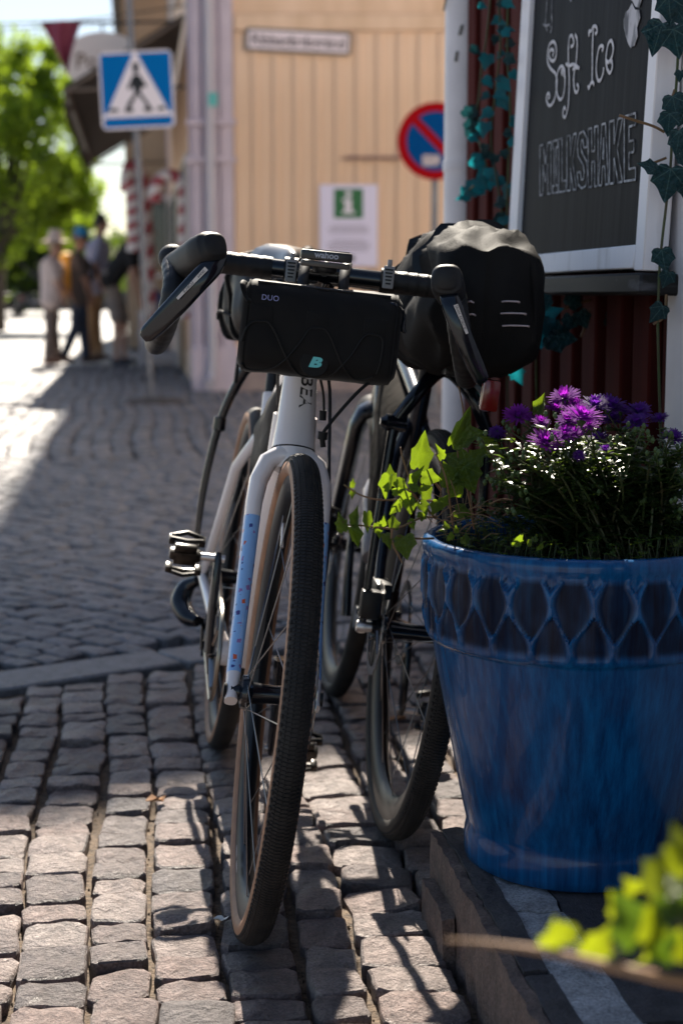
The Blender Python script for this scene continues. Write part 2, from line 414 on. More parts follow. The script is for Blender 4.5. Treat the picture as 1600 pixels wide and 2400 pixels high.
if rest.v: obj('cobblestones_beyond', rest, M_granite, SETTS, kind='stuff', smooth=50)
obj('street_setts', rest_far, M_sett, SETTS, kind='stuff', smooth=50)
# the row of long flat slabs between pavement and street
u = -1.3
while u < 1.9:
    ln = rng.uniform(0.55, 0.95); mb = MB()
    c = BA + BDIR * (u + ln / 2) + BNR * 0.085
    rbox(mb, (ln - 0.012, 0.168, 0.07), 0.006, frame(c + V((0, 0, -0.036 + rng.uniform(0, .004))), BDIR, BNR, (0, 0, 1)), 1)
    obj('kerb_slab', mb, M_slab, SETTS)
    u += ln
# grit and crumbs lying in the joints
mb = MB()
for i in range(2600):
    x = rng.uniform(-0.95, 0.3); y = rng.uniform(1.6, 3.3); r = rng.uniform(0.0012, 0.0035)
    z = sandz(x, y) + r * 0.4; a = rng.random() * 6
    vs = [V((x + r * cos(a + k * 2.1) * rng.uniform(.6, 1.2), y + r * sin(a + k * 2.1), z)) for k in range(3)] + [V((x, y, z + r)), V((x, y, z - r))]
    mb.add(vs, [(0, 1, 3), (1, 2, 3), (2, 0, 3), (1, 0, 4), (2, 1, 4), (0, 2, 4)])
obj('grit', mb, mat('grit', (0.2, 0.15, 0.1), 0.9, col2=(0.05, 0.04, 0.03), nscale=60), SETTS, kind='stuff', smooth=0)
# a few dead leaves and scraps on the setts
def scrap(px, py, size, col, label, nm='fallen_leaf', cat='leaf', seed=0):
    r2 = random.Random(seed); c = G(px, py, 0.004); mb = MB(); n = 9
    ring = []
    for k in range(n):
        a = 2 * pi * k / n; rr = size * (0.5 + 0.5 * abs(cos(a * 1.0 + 0.3))) * r2.uniform(.75, 1.1)
        ring.append(c + V((rr * cos(a), rr * sin(a) * 0.7, 0.004 + 0.5 * size * abs(sin(a * 1.5 + seed)) * r2.uniform(.3, 1))))
    vs = ring + [c + V((0, 0, 0.002))] + [p - V((0, 0, 0.0012)) for p in ring]
    mb.add(vs, [(k, (k + 1) % n, n) for k in range(n)] + [(n + 1 + (k + 1) % n, n + 1 + k, n) for k in range(n)] + [(k, n + 1 + k, n + 1 + (k + 1) % n, (k + 1) % n) for k in range(n)])
    obj(nm, mb, mat('scrap_%d' % seed, col, 0.7), None, label, cat)
scrap(367, 1880, 0.022, (0.42, 0.22, 0.10), 'curled orange-brown leaf lying between lit cobbles left of the wheels', seed=1)
scrap(517, 2160, 0.012, (0.7, 0.67, 0.62), 'small pale scrap of paper beside the front tyre foot', 'paper_scrap', 'litter', seed=2)
scrap(925, 1690, 0.03, (0.40, 0.19, 0.08), 'dry brown leaf on the ground seen through the rear wheel spokes', seed=3)

# ================================================================ STONE STEP under the pot
STEP = None
mb = MB(); S0, S1 = 0.55, 2.26
rbox(mb, (0.40, S1 - S0 - 0.02, 0.10), 0.0, frame(st((S0 + S1) / 2, T_KERB + 0.225, 0.045), RT, WD, (0, 0, 1)), 1)
STEP = obj('stone_step', mb, M_darkslab, kind='structure')
rg = random.Random(3)
def rough_block(name, s0, s1, t0, t1, z0, z1, m, ns=14, nt_=3, amp=0.004):
    """a split stone: box grid with broken faces"""
    mb = MB(); nz = 4
    def d(p): return p + V((noise.noise(p * 23), noise.noise(p * 23 + V((7, 0, 0))), noise.noise(p * 23 + V((0, 7, 0))))) * amp + V((noise.noise(p * 70), noise.noise(p * 71 + V((3, 0, 0))), noise.noise(p * 69))) * amp * 0.75
    idx = {}; vs = []; fs = []
    def vid(i, j, k):
        if (i, j, k) not in idx:
            idx[(i, j, k)] = len(vs); vs.append(d(st(s0 + (s1 - s0) * i / ns, t0 + (t1 - t0) * j / nt_, z0 + (z1 - z0) * k / nz)))
        return idx[(i, j, k)]
    for i in range(ns):
        for j in range(nt_):
            for k in (0, nz): fs.append((vid(i, j, k), vid(i + 1, j, k), vid(i + 1, j + 1, k), vid(i, j + 1, k)))
        for k in range(nz):
            for j in (0, nt_): fs.append((vid(i, j, k), vid(i + 1, j, k), vid(i + 1, j, k + 1), vid(i, j, k + 1)))
    for j in range(nt_):
        for k in range(nz):
            for i in (0, ns): fs.append((vid(i, j, k), vid(i, j + 1, k), vid(i, j + 1, k + 1), vid(i, j, k + 1)))
    mb.add(vs, fs); return obj(name, mb, m, STEP, smooth=60)
rough_block('kerb_stone', 2.06, 2.215, T_KERB - 0.020, T_KERB - 0.002, -0.05, 0.06, M_riser, 12, 2)
rough_block('riser_stone', 1.2, 2.26, T_KERB, T_KERB + 0.016, -0.05, 0.118, M_riser, 60, 3, 0.005)
rough_block('riser_stone', 0.55, 1.19, T_KERB, T_KERB + 0.016, -0.05, 0.118, M_riser, 14, 3, 0.004)
rough_block('tread_slab', 1.75, 2.26, T_KERB + 0.017, T_KERB + 0.050, 0.03, 0.121, M_darkslab, 20, 3, 0.004)
rough_block('tread_slab', 0.55, 1.74, T_KERB + 0.017, T_KERB + 0.050, 0.03, 0.119, M_darkslab, 26, 3, 0.004)
rough_block('mortar_strip', 1.93, 2.26, T_KERB + 0.051, T_KERB + 0.112, 0.03, 0.120, M_mortar, 20, 4, 0.004)
rough_block('mortar_strip', 0.55, 1.926, T_KERB + 0.051, T_KERB + 0.118, 0.03, 0.1185, M_mortar, 34, 4, 0.004)
rough_block('tread_slab', 1.6, 2.26, T_KERB + 0.115, T_WALL - 0.004, 0.03, 0.120, M_darkslab, 20, 10, 0.003)
rough_block('tread_slab', 0.55, 1.59, T_KERB + 0.120, T_WALL - 0.004, 0.03, 0.118, M_darkslab, 20, 10, 0.003)

# ================================================================ RED HOUSE on the right
M_red = mat('falu_red_paint', (0.085, 0.014, 0.011), 0.85, spec=.12, col2=(0.05, 0.009, 0.008), nscale=14, stretch=(1, 1, 0.08), bump=(0.4, 0.002), bscale=60, bstretch=(1, 1, .06))
M_white = mat('white_house_paint', (0.86, 0.84, 0.86), 0.5, col2=(0.76, 0.74, 0.76), nscale=7, bump=(0.25, 0.002), bscale=90, bstretch=(1, 1, .1))
red = thing('red_wooden_house', st(4.25, T_WALL), 'dark red boarded house front with white door casing at right edge', 'house')
mb = MB()
HRED = 3.2
def wbox(mb, s0, s1, t0, t1, z0, z1, bev=0.0, mi=0):
    return rbox(mb, (t1 - t0, s1 - s0, z1 - z0), bev, frame(st((s0 + s1) / 2, (t0 + t1) / 2, (z0 + z1) / 2), RT, WD, (0, 0, 1)), 1, mi)
wbox(mb, -1.5, 4.24, T_WALL + 0.036, T_WALL + 3.5, -0.04, HRED)
obj('wall', mb, M_red, red)
mb = MB(); wbox(mb, -1.5, 4.3, T_WALL - 0.02, T_WALL + 3.6, HRED, HRED + 0.14); obj('eave', mb, M_white, red)
s = 4.16; k = 0
while s > 2.48:
    w = 0.155
    mb = MB(); wbox(mb, s - w, s, T_WALL + 0.014, T_WALL + 0.034, 0.125, HRED - .002, 0.002); obj('plank', mb, M_red, red)
    s -= w
    mb = MB(); wbox(mb, s - 0.045, s + 0.045, T_WALL - 0.012, T_WALL + 0.0135, 0.125, HRED - .004, 0.004); obj('batten', mb, M_red, red)
    s -= 0.002
mb = MB(); wbox(mb, 2.33, 4.24, T_WALL + 0.006, T_WALL + 0.03, -0.04, 0.122, 0.004); obj('plinth', mb, M_darkslab, red)
mb = MB(); wbox(mb, 4.165, 4.26, T_WALL - 0.018, T_WALL + 0.03, 0.0, HRED - .003, 0.004); obj('corner_board', mb, M_red, red)
mb = MB(); wbox(mb, 2.275, 2.41, T_WALL - 0.03, T_WALL + 0.03, 0.124, 2.3, 0.004); obj('door_casing', mb, M_white, red)
mb = MB(); wbox(mb, 1.40, 2.272, T_WALL + 0.004, T_WALL + 0.032, 0.124, 2.15, 0.003); dr = obj('door', mb, M_white, red)
for z0, z1 in ((0.3, 0.95), (1.05, 1.95)):
    mb = MB(); wbox(mb, 1.59, 2.23, T_WALL - 0.006, T_WALL + 0.003, z0, z1, 0.004); obj('panel', mb, M_white, dr)
# rain pipe at the corner
M_pipe = mat('pipe_paint', (0.86, 0.81, 0.82), 0.42, col2=(0.76, 0.71, 0.72), nscale=9)
pc = P(1083, 400, 4.2); pc = V((pc.x, 4.2, 0))
mb = MB(); tube(mb, [pc + V((0, 0, z)) for z in (0.10, 0.5, 1.0, 2.0, 3.1)], 0.0485, 28); tube(mb, catmull([pc + V((0, 0, 0.12)), pc + V((-.01, -.02, 0.05)), pc + V((-.06, -.09, 0.03))], 5), 0.05, 20)
pipe = obj('rain_pipe', mb, M_pipe, None, 'fat grey round rain pipe on the corner of the red house', 'pipe')
mb = MB()
for z in (1.25, 2.4): lathe(mb, [(0.0485, z - .012), (0.052, z - .012), (0.052, z + .012), (0.0485, z + .012)], 28, lambda p: p + pc)
obj('clamp', mb, M_pipe, pipe)
mb = MB()
tube(mb, catmull([pc + V((-.053, -.03, 1.80)), pc + V((-.040, -.048, 1.72)), pc + V((-.053, -.02, 1.64))], 5), 0.003, 6)
obj('wire', mb, mat('wire_grey', (0.12, 0.11, 0.09), 0.6), pipe)
for q0_, q1_ in (((-.008, -.0485, 1.60), (-.015, -.048, 1.575)), ((-.02, -.0455, 1.535), (-.024, -.0445, 1.51))):
    mb = MB(); tube(mb, [pc + V(q0_), pc + V(q1_)], 0.004, 6); obj('scuff_mark', mb, mat('wire_grey', (0.12, 0.11, 0.09), 0.6), pipe)
# added pale wall, unseen behind the red house: bounces sunlight onto the yellow boards
M_bounce = mat('bounce_pale', (.82, .77, .70), .85, col2=(.78, .72, .65), nscale=.8)
mb = MB(); wbox(mb, 4.27, 4.5, T_WALL + 1.25, T_WALL + 13, -.04, 8.2); wbox(mb, 4.262, 4.40, T_WALL + .25, T_WALL + 1.249, 0, HRED - .01); obj('bounce_wall', mb, M_bounce, red)

# ================================================================ YELLOW HOUSE across the lane
M_yel = mat('yellow_paint', (0.82, 0.57, 0.40), 0.65, col2=(0.68, 0.45, 0.29), nscale=4, stretch=(1, 1, .12), bump=(0.2, 0.004), bscale=14)
M_lil = mat('grey_violet_paint', (0.60, 0.50, 0.56), 0.55, col2=(0.52, 0.43, 0.49), nscale=4)
M_roof = mat('dark_roof', (0.05, 0.035, 0.03), 0.7, col2=(0.08, 0.05, 0.04), nscale=5)
YD = 15.5
yh = thing('yellow_wooden_house', (0, YD, 0), 'pale yellow boarded house gable across the lane with mauve corner boards', 'house')
XL = P(452, 500, YD).x
def ybox(mb, x0, x1, y0, y1, z0, z1, bev=0, mi=0):
    return rbox(mb, (x1 - x0, y1 - y0, z1 - z0), bev, frame(((x0 + x1) / 2, (y0 + y1) / 2, (z0 + z1) / 2), (1, 0, 0), (0, 1, 0), (0, 0, 1)), 1, mi)
# body: front gable towards the viewer, street side running along WD
c0 = V((XL, YD + 0.06, 0)); FD = (WD * 1.0)
body = [c0, c0 + V((7.5, 0, 0)), c0 + V((7.5, 0, 0)) + FD * 11, c0 + FD * 11]
HE = 11.45
mb = MB(); apex_x = XL + 0.15
prof_top = [V((XL - 0.0, 0, HE)), V((apex_x, 0, HE + .05)), V((XL + 4.2, 0, HE - 2.5)), V((XL + 7.5, 0, HE - 2.8))]
front = [c0, c0 + V((7.5, 0, 0))] + [V((q.x, c0.y, q.z)) for q in reversed(prof_top)]
back = [p + FD * 11 for p in front]
n = len(front); mb.add(front + back, [tuple(range(n)), tuple(range(2 * n - 1, n - 1, -1))] + [(i, n + i, n + (i + 1) % n, (i + 1) % n) for i in range(n)])
obj('wall', mb, M_yel, yh, smooth=0)
mb = MB()
for a, b in zip(prof_top[:-1], prof_top[1:]):
    a = V((a.x, 0, a.z)); b = V((b.x, 0, b.z)); d_ = (b - a).normalized()
    if a.x < XL + .01: a = a - d_ * 0.14
    q = [V((a.x, YD - 0.35, a.z + .02)), V((b.x, YD - 0.35, b.z + .02))]
    vs = q + [x + FD * 11.8 for x in reversed(q)]; poly(mb, vs, 0.16, (0, 0, 1))
obj('roof', mb, M_roof, yh, smooth=0)
mb = MB(); tube(mb, [V((XL - 0.14, YD - .3, HE - .30)), V((XL - 0.14, YD - .3, HE - .30)) + FD * 11.5], 0.09, 12); obj('gutter', mb, M_lil, yh)
x = P(549, 300, YD).x; kk = 0; XP = x
ztop = 3.4
while x < 2.6:
    w = 0.198; mb = MB(); ybox(mb, x + 0.001, x + w - 0.001, YD + 0.02, YD + 0.058, 0.32, ztop, 0.0); obj('plank', mb, M_yel, yh)
    mb = MB(); ybox(mb, x + w - 0.028, x + w + 0.028, YD - 0.008, YD + 0.0195, 0.325, ztop - .003, 0.008); obj('batten', mb, M_yel, yh)
    x += w
mb = MB(); ybox(mb, XP, 2.6, YD - 0.02, YD + 0.05, ztop + .002, ztop + 0.16, 0.01); obj('belt_moulding', mb, M_yel, yh)
mb = MB(); ybox(mb, XP - 1.4 * 0, 2.6, YD - 0.03, YD + 0.055, -0.04, 0.318, 0.01); obj('plinth', mb, mat('plinth_stone', (0.36, 0.27, 0.24), 0.8, col2=(0.28, 0.21, 0.2), nscale=5, bump=(.5, .01), bscale=20), yh)
# corner pilaster
for x0, x1, y in ((452, 476, -0.03), (517, 549, -0.03), (476, 517, 0.0)):
    a, b = P(x0, 500, YD).x, P(x1, 500, YD).x
    mb = MB(); ybox(mb, a + .002, b - .002, YD + y, YD + 0.056, -0.04, 4.6, 0.012); obj('corner_board', mb, M_lil, yh)
for py in (288, 376):
    z = P(500, py, YD).z; mb = MB(); ybox(mb, XL - .05, P(556, 500, YD).x, YD - 0.075, YD - 0.032, z - 0.03, z + 0.03, 0.012); obj('moulding', mb, M_lil, yh)
mb = MB(); ybox(mb, XL - .02, P(556, 500, YD).x, YD - 0.07, YD - 0.032, -0.03, .42, 0.012); obj('pilaster_base', mb, M_lil, yh)
xp = P(497, 500, YD).x; mb = MB()
tube(mb, [(xp, YD - 0.125, z) for z in (0.22, 1, 3, 5.2)], 0.045, 16); tube(mb, catmull([(xp, YD - 0.125, .26), (xp - .01, YD - 0.15, .12), (xp - .02, YD - .30, .06)], 4), 0.047, 14)
dp = obj('downpipe', mb, mat('downpipe_paint', (0.47, 0.43, 0.47), 0.45), yh)
mb = MB(); q = P(499, 233, YD - .17); rbox(mb, (0.085, 0.004, 0.125), 0.0, frame((q.x, YD - 0.1735, q.z), (1, 0, 0), (0, 1, 0), (0, 0, 1)))
obj('sticker', mb, mat('teal_sticker', (0.10, 0.45, 0.42), 0.5), dp)
# street side of the yellow house (seen at a glancing angle): shop window, boards, awning
def fb(mb, s0, s1, o0, o1, z0, z1, bev=0.0, mi=0):   # s along the side wall from the corner, o outwards
    c = c0 + FD * ((s0 + s1) / 2) + WN * ((o0 + o1) / 2); c.z = (z0 + z1) / 2
    return rbox(mb, (o1 - o0, s1 - s0, z1 - z0), bev, frame(c, WN, FD, (0, 0, 1)), 1, mi)
M_wfr = mat('shop_white_trim', (0.66, 0.62, 0.60), 0.5)
M_win = mat('shop_glass', (0.05, 0.055, 0.06), 0.08, spec=0.6)
for s0, s1 in ((0.9, 2.9), (4.6, 6.6), (7.6, 9.8)):
    mb = MB(); fb(mb, s0, s1, 0.004, 0.05, 0.75, 2.35, 0.01); wn = obj('shop_window', mb, M_wfr, yh)
    for j in range(2):
        mb = MB(); m_ = (s1 - s0) / 2; fb(mb, s0 + .06 + j * m_, s0 + m_ - .05 + j * m_, 0.051, 0.058, 0.83, 2.27); obj('pane', mb, M_win, wn)
mb = MB(); fb(mb, 3.2, 4.2, 0.004, 0.06, 0.05, 2.3, 0.01); obj('door', mb, mat('shop_door', (0.30, 0.22, 0.15), 0.5), yh)
for s in (0.12, 10.8):
    mb = MB(); fb(mb, s - .1, s + .1, 0.004, 0.035, 0.0, 4.4, 0.0); obj('corner_board', mb, M_lil, yh)
for s0, s1, z0, z1 in ((0.5, 1.5, 4.3, 5.6), (3.0, 4.0, 4.3, 5.6), (6.5, 7.5, 4.3, 5.6)):
    mb = MB(); fb(mb, s0, s1, 0.004, 0.07, z0, z1, 0.01); wn = obj('window', mb, M_wfr, yh)
    mb = MB(); fb(mb, s0 + .09, s1 - .09, 0.071, 0.075, z0 + .09, z1 - .09); obj('pane', mb, M_win, wn)
for k in range(10):
    mb = MB(); fb(mb, 0.35 + k * 1.05, 0.40 + k * 1.05, 0.004, 0.02, 0.3, 0.74); obj('batten', mb, M_yel, yh)
# ================================================================ SIGNS
M_swhite = mat('sign_white', (0.78, 0.71, 0.76), 0.7, spec=.1)
M_sblue = mat('sign_blue', (0.002, 0.13, 0.40), 0.8, spec=.04)
M_sred = mat('sign_red', (0.30, 0.004, 0.008), 0.8, spec=.04)
M_sblk = mat('sign_black', (0.012, 0.013, 0.016), 0.5)
M_galv = mat('galvanised', (0.20, 0.20, 0.22), 0.45, metal=0.6, col2=(0.14, 0.14, 0.16), nscale=12)
def circ(c, x, y, r, n=40, a0=0, a1=2 * pi): return [c + x * (r * cos(a0 + (a1 - a0) * k / n)) + y * (r * sin(a0 + (a1 - a0) * k / n)) for k in range(n if a1 - a0 > 6.28 else n + 1)]
def rrect(c, x, y, w, h, r, n=5):
    out = []
    for sx, sy, a in ((1, 1, 0), (-1, 1, 90), (-1, -1, 180), (1, -1, 270)):
        for k in range(n + 1):
            q = rad(a + 90 * k / n); out.append(c + x * (sx * (w / 2 - r) + r * cos(q)) + y * (sy * (h / 2 - r) + r * sin(q)))
    return out
# pedestrian crossing sign on its leaning pole
base = G(355, 930); top = P(300, -60, 14.3)
ps = thing('crossing_sign', base, 'blue and white pedestrian crossing sign on a leaning grey pole', 'sign')
mb = MB(); tube(mb, [base - V((0, 0, .04)), top], 0.03, 14); obj('pole', mb, M_galv, ps)
c = P(321, 211, 14.22); rl = rad(-2.6); sx = V((cos(-rl), 0, sin(-rl))); sz = V((-sin(-rl), 0, cos(-rl))); nn = V((0, -1, 0))
sx = (P(402, 122, 14.22) - P(236, 130, 14.22)).normalized(); sz = (P(236, 130, 14.22) - P(246, 301, 14.22)).normalized()
w = 0.645
mb = MB(); poly(mb, rrect(c, sx, sz, w, w * 1.03, 0.05), 0.004, nn); pl = obj('plate', mb, M_swhite, ps, smooth=0)
def sq(u, v): return c + nn * 0.005 + sx * (u * w) + sz * (v * w)
mb = MB()
for pts in ([(-.475, .485), (-.025, .485), (-.43, -.31), (-.475, -.31)], [(.025, .485), (.475, .485), (.475, -.31), (.43, -.31)], [(-.465, -.36), (.465, -.36), (.465, -.485), (-.465, -.485)]):
    poly(mb, [sq(*q) for q in pts], 0.001, nn)
obj('blue_field', mb, M_sblue, pl, smooth=0)
mb = MB()
for pts in ([(-.03, .30), (.03, .30), (.04, .22), (-.04, .22)], [(-.05, .20), (.06, .20), (.09, .06), (.04, -.04), (-.03, -.04), (-.06, .08)],
            [(-.05, .18), (-.02, .10), (-.10, .00), (-.13, .03)], [(.05, .18), (.02, .10), (.12, .02), (.14, .06)],
            [(-.03, -.03), (.02, -.03), (-.08, -.20), (-.10, -.26), (-.16, -.26), (-.14, -.18)], [(-.01, -.03), (.05, -.03), (.15, -.18), (.19, -.26), (.12, -.26), (.10, -.18)],
            [(-.18, -.24), (-.06, -.24), (-.06, -.29), (-.18, -.29)], [(.08, -.24), (.20, -.24), (.20, -.29), (.08, -.29)], [(-.38, -.23), (-.28, -.23), (-.26, -.28), (-.40, -.28)], [(.28, -.23), (.36, -.23), (.38, -.28), (.26, -.28)]):
    poly(mb, [sq(*q) for q in pts], 0.001, nn)
poly(mb, [p + nn * 0.0 for p in circ(sq(0.0, .32), sx, sz, 0.03, 14)], 0.001, nn)
obj('walking_figure', mb, M_sblk, pl, smooth=0)
mb = MB()
for v in (.3, -.3): rbox(mb, (0.09, 0.05, 0.03), 0.004, frame(c + sz * (v * w) + V((0, .03, 0)), sx, (0, 1, 0), sz))
obj('clamp', mb, M_galv, ps)

# no-parking roundel
c = P(1020, 331, 12.9); r = 0.305
ns = thing('no_parking_sign', (c.x, 12.95, 0), 'round red and blue no parking sign on a thin pole before the yellow wall', 'sign')
mb = MB(); tube(mb, [(c.x, 12.95, -.04), (c.x, 12.95, c.z + .2)], 0.028, 14); obj('pole', mb, M_galv, ns)
X, Z = V((1, 0, 0)), V((0, 0, 1))
mb = MB(); poly(mb, circ(c, X, Z, r, 56), 0.005, nn); pl = obj('roundel', mb, M_sred, ns, smooth=0)
c2 = c + nn * 0.006; a = rad(-45); dx = X * cos(a) + Z * sin(a); dz = -X * sin(a) + Z * cos(a); ri = r * 0.76; hw = r * 0.11
mb = MB()
for sgn in (1, -1):
    a0 = math.asin(hw / ri); pts = [c2 + dx * (ri * cos(q)) + dz * (sgn * ri * sin(q)) for q in [a0 + (pi - 2 * a0) * k / 24 for k in range(25)]]
    poly(mb, pts, 0.001, nn)
obj('blue_field', mb, mat('roundel_blue', (.001, .055, .20), .8, spec=.04), pl, smooth=0)
mb = MB(); poly(mb, rrect(c2 + nn * .002 + X * (-0.035) - Z * (0.15), X, Z, 0.14, 0.085, .01), 0.001, nn); obj('sticker', mb, mat('pale_sticker', (0.5, .44, .46), .5, col2=(0.25, .2, .22), nscale=30), pl, smooth=0)
# street name plate
c = P(699, 97, YD - .035); X2 = (P(818, 104, YD) - P(580, 92, YD)).normalized(); Z2 = V((-X2.z, 0, X2.x))
sn = thing('street_name_sign', c, 'pale street name plate with dark rim on the yellow wall', 'sign')
mb = MB(); poly(mb, rrect(c, X2, Z2, 1.0, 0.215, 0.03), 0.01, nn); pl = obj('plate', mb, mat('plate_rim', (0.16, 0.13, 0.12), 0.5), sn, smooth=0)
mb = MB(); poly(mb, rrect(c + nn * .011, X2, Z2, 0.95, 0.168, 0.025), 0.001, nn); obj('face', mb, mat('plate_face', (0.78, 0.66, 0.69), 0.5), pl, smooth=0)
mb = MB(); text_to(mb, 'Ribbagårdsgränd', 0.135, frame(c + nn * .0135 - Z2 * .005, X2, Z2, nn), 0.0005, bold=0.002); obj('lettering', mb, mat('plate_letters', (0.07, 0.05, 0.06), 0.6), pl, smooth=0)
# information poster
c = (P(750, 436, YD) + P(883, 622, YD)) / 2; c.y = YD - 0.03
ip = thing('information_poster', c, 'white poster with green information square on the yellow wall', 'poster')
pw_, ph_ = 133 / FPX * YD * 1.0, 186 / FPX * YD
mb = MB(); poly(mb, rrect(c, X, Z, pw_, ph_, 0.004, 1), 0.004, nn); pl = obj('sheet', mb, mat('poster_paper', (0.74, 0.67, 0.82), 0.45), ip, smooth=0)
g = c + Z * (ph_ * 0.27) + X * (-.002)
mb = MB(); poly(mb, rrect(g + nn * .005, X, Z, 0.28, 0.28, 0.006, 1), 0.001, nn); gs = obj('green_square', mb, mat('poster_green', (0.012, 0.13, 0.035), 0.5), pl, smooth=0)
mb = MB()
g2 = g + nn * .0065
for (u0, u1, v0, v1) in ((-.035, .03, -.085, .045), (-.06, .03, .02, .045), (-.062, .062, -.095, -.07)): poly(mb, [g2 + X * u0 + Z * v0, g2 + X * u1 + Z * v0, g2 + X * u1 + Z * v1, g2 + X * u0 + Z * v1], 0.001 + abs(u0) * .001, nn)
poly(mb, circ(g2 + Z * .09, X, Z, .03, 16), 0.001, nn)
obj('letter_i', mb, M_swhite, gs, smooth=0)
mb = MB()
for k, (v, ww) in enumerate(((.02, .33), (-.01, .4), (-.04, .37), (-.12, .31), (-.15, .4), (-.18, .41), (-.21, .36))): poly(mb, [c + nn * .005 + X * u + Z * (v * 1.0 + dv - .03) for u, dv in ((-ww / 2, 0), (ww / 2, 0), (ww / 2, .013), (-ww / 2, .013))], 0.0008, nn)
obj('text_lines', mb, mat('poster_text', (0.33, .28, .36), .5), pl, smooth=0)
mb = MB(); poly(mb, circ(P(824, 606, YD - .036), X, Z, .03, 18), 0.001, nn); obj('emblem', mb, M_sblk, pl, smooth=0)
q0, q1 = P(808, 370, YD), P(940, 369, YD)
mb = MB(); ybox(mb, q0.x, q1.x, YD - 0.05, YD - 0.01, q0.z - .016, q0.z + .016, .004); obj('rail', mb, mat('rail_brown', (.30, .17, .14), .6), yh)

# ================================================================ SHOP FRONT THINGS
def fp(s, o, z):
    q = c0 + FD * s + WN * o; return V((q.x, q.y, z))
M_awn = mat('awning_cloth', (0.028, 0.024, 0.023), 0.85, col2=(0.045, 0.036, 0.033), nscale=6)
aw = thing('shop_awning', fp(5, 0, 3.5), 'long dark awning sloping out over the candy shop front', 'awning')
S0, S1 = 0.45, 9.5
mb = MB(); pts = [fp(S0, 0.05, 3.64), fp(S1, 0.05, 3.64), fp(S1, 1.22, 2.92), fp(S0, 1.22, 2.92)]; poly(mb, pts, 0.012, (0, 0, 1)); obj('cloth', mb, M_awn, aw, smooth=0)
mb = MB(); nsc = 26
for k in range(nsc):
    a, b = S0 + (S1 - S0) * k / nsc, S0 + (S1 - S0) * (k + 1) / nsc; m_ = (a + b) / 2
    poly(mb, [fp(a, 1.225, 2.92), fp(b, 1.225, 2.92), fp(b, 1.225, 2.72), fp(m_, 1.225, 2.65), fp(a, 1.225, 2.72)], 0.008, WN)
obj('valance', mb, mat('valance_cloth', (0.04, 0.032, 0.032), 0.85), aw, smooth=0)
mb = MB()
for s in (S0 + .01, S1 - .01):
    tube(mb, [fp(s, 0.05, 2.95), fp(s, 1.20, 2.9)], 0.018, 8); tube(mb, [fp(s, 0.06, 3.60), fp(s, 1.20, 2.9)], 0.018, 8)
tube(mb, [fp(S0, 1.2, 2.9), fp(S1, 1.2, 2.9)], 0.02, 8)
obj('frame', mb, mat('awning_frame', (.13, .10, .08), .5), aw)
c = P(241, 143, 18.0)
ov = thing('oval_shop_sign', c, 'cream oval candy shop sign hanging above the awning', 'sign')
mb = MB(); poly(mb, [c + X * (0.45 * cos(2 * pi * k / 48)) + Z * (0.31 * sin(2 * pi * k / 48)) for k in range(48)], 0.03, nn); pl = obj('board', mb, mat('oval_cream', (.80, .74, .70), .5), ov, smooth=30)
mb = MB(); text_to(mb, 'Polka', 0.24, frame(c + nn * .033 + X * -.04 - Z * .01, X, Z, nn), 0.0006, bold=.004); obj('lettering', mb, mat('oval_letters', (.22, .16, .12), .5), pl, smooth=0)
mb = MB(); tube(mb, [c + Z * .28 + V((0, .02, 0)), c + Z * .42 + V((0, .02, 0))], .012, 6); tube(mb, [c + Z * .42 + V((-.3, .02, 0)), V((fp(2.5, 0, 0).x, 18.02, c.z + .42))], .014, 6); obj('bracket', mb, M_sblk, ov)
# the next house down the street, set forward
nh = thing('tan_house', (-1.0, 27.5, 0), 'tan house front beyond the awning farther down the street', 'house')
mb = MB(); q0_ = V((-3.68, 27.4, 0)); q1_ = V((2.5, 27.4, 0)); vs = [q0_, q1_, q1_ + WD * 13, q0_ + WD * 13]; poly(mb, vs, 7.0, (0, 0, 1)); obj('wall', mb, mat('tan_plaster', (.42, .31, .21), .8, col2=(.36, .26, .17), nscale=1.5), nh, smooth=0)
mb = MB(); poly(mb, [V((-3.9, 27.1, 7.01)), V((2.7, 27.1, 7.01)), V((2.7, 27.1, 7.01)) + WD * 13.6, V((-3.9, 27.1, 7.01)) + WD * 13.6], .2, (0, 0, 1)); obj('roof', mb, M_roof, nh, smooth=0)
mb = MB(); ybox(mb, -3.5, -2.9, 27.34, 27.398, 1.2, 2.6, .01); nw_ = obj('window', mb, M_wfr, nh)
mb = MB(); ybox(mb, -3.42, -2.98, 27.33, 27.338, 1.28, 2.52); obj('pane', mb, M_win, nw_)
# candy canes
M_cr = mat('candy_red', (0.34, 0.045, 0.06), 0.35); M_cw = mat('candy_white', (0.68, 0.60, 0.58), 0.35)
def cane(name, pts, r, label, turns=9):
    cl = catmull(pts, 10); mb = MB(); n = 18; tube(mb, cl, r, n); m = len(cl)
    L_ = [0]
    for a, b in zip(cl[:-1], cl[1:]): L_.append(L_[-1] + (b - a).length)
    for i in range(m - 1):
        for j in range(n): mb.m[i * n + j] = int((L_[i] / L_[-1] * turns + j / n) * 2) % 2
    return obj(name, mb, [M_cr, M_cw], None, label, 'candy cane', 'giant candy canes at the shop front')
d_ = 16.6
cane('candy_cane', [P(434, 745, d_), P(434, 650, d_), P(433, 540, d_), P(432, 460, d_), P(425, 425, d_), P(405, 412, d_), P(380, 416, d_), P(366, 440, d_), P(364, 475, d_)], .066, 'giant red and white candy cane hooked to the left beside the mauve corner', 10)
d_ = 18.8
cane('candy_cane', [P(352, 800, d_), P(350, 700, d_), P(346, 600, d_), P(342, 520, d_), P(338, 450, d_), P(328, 400, d_), P(312, 390, d_), P(300, 410, d_), P(298, 450, d_)], .085, 'giant candy cane farther along the shop front behind the sign pole', 9)
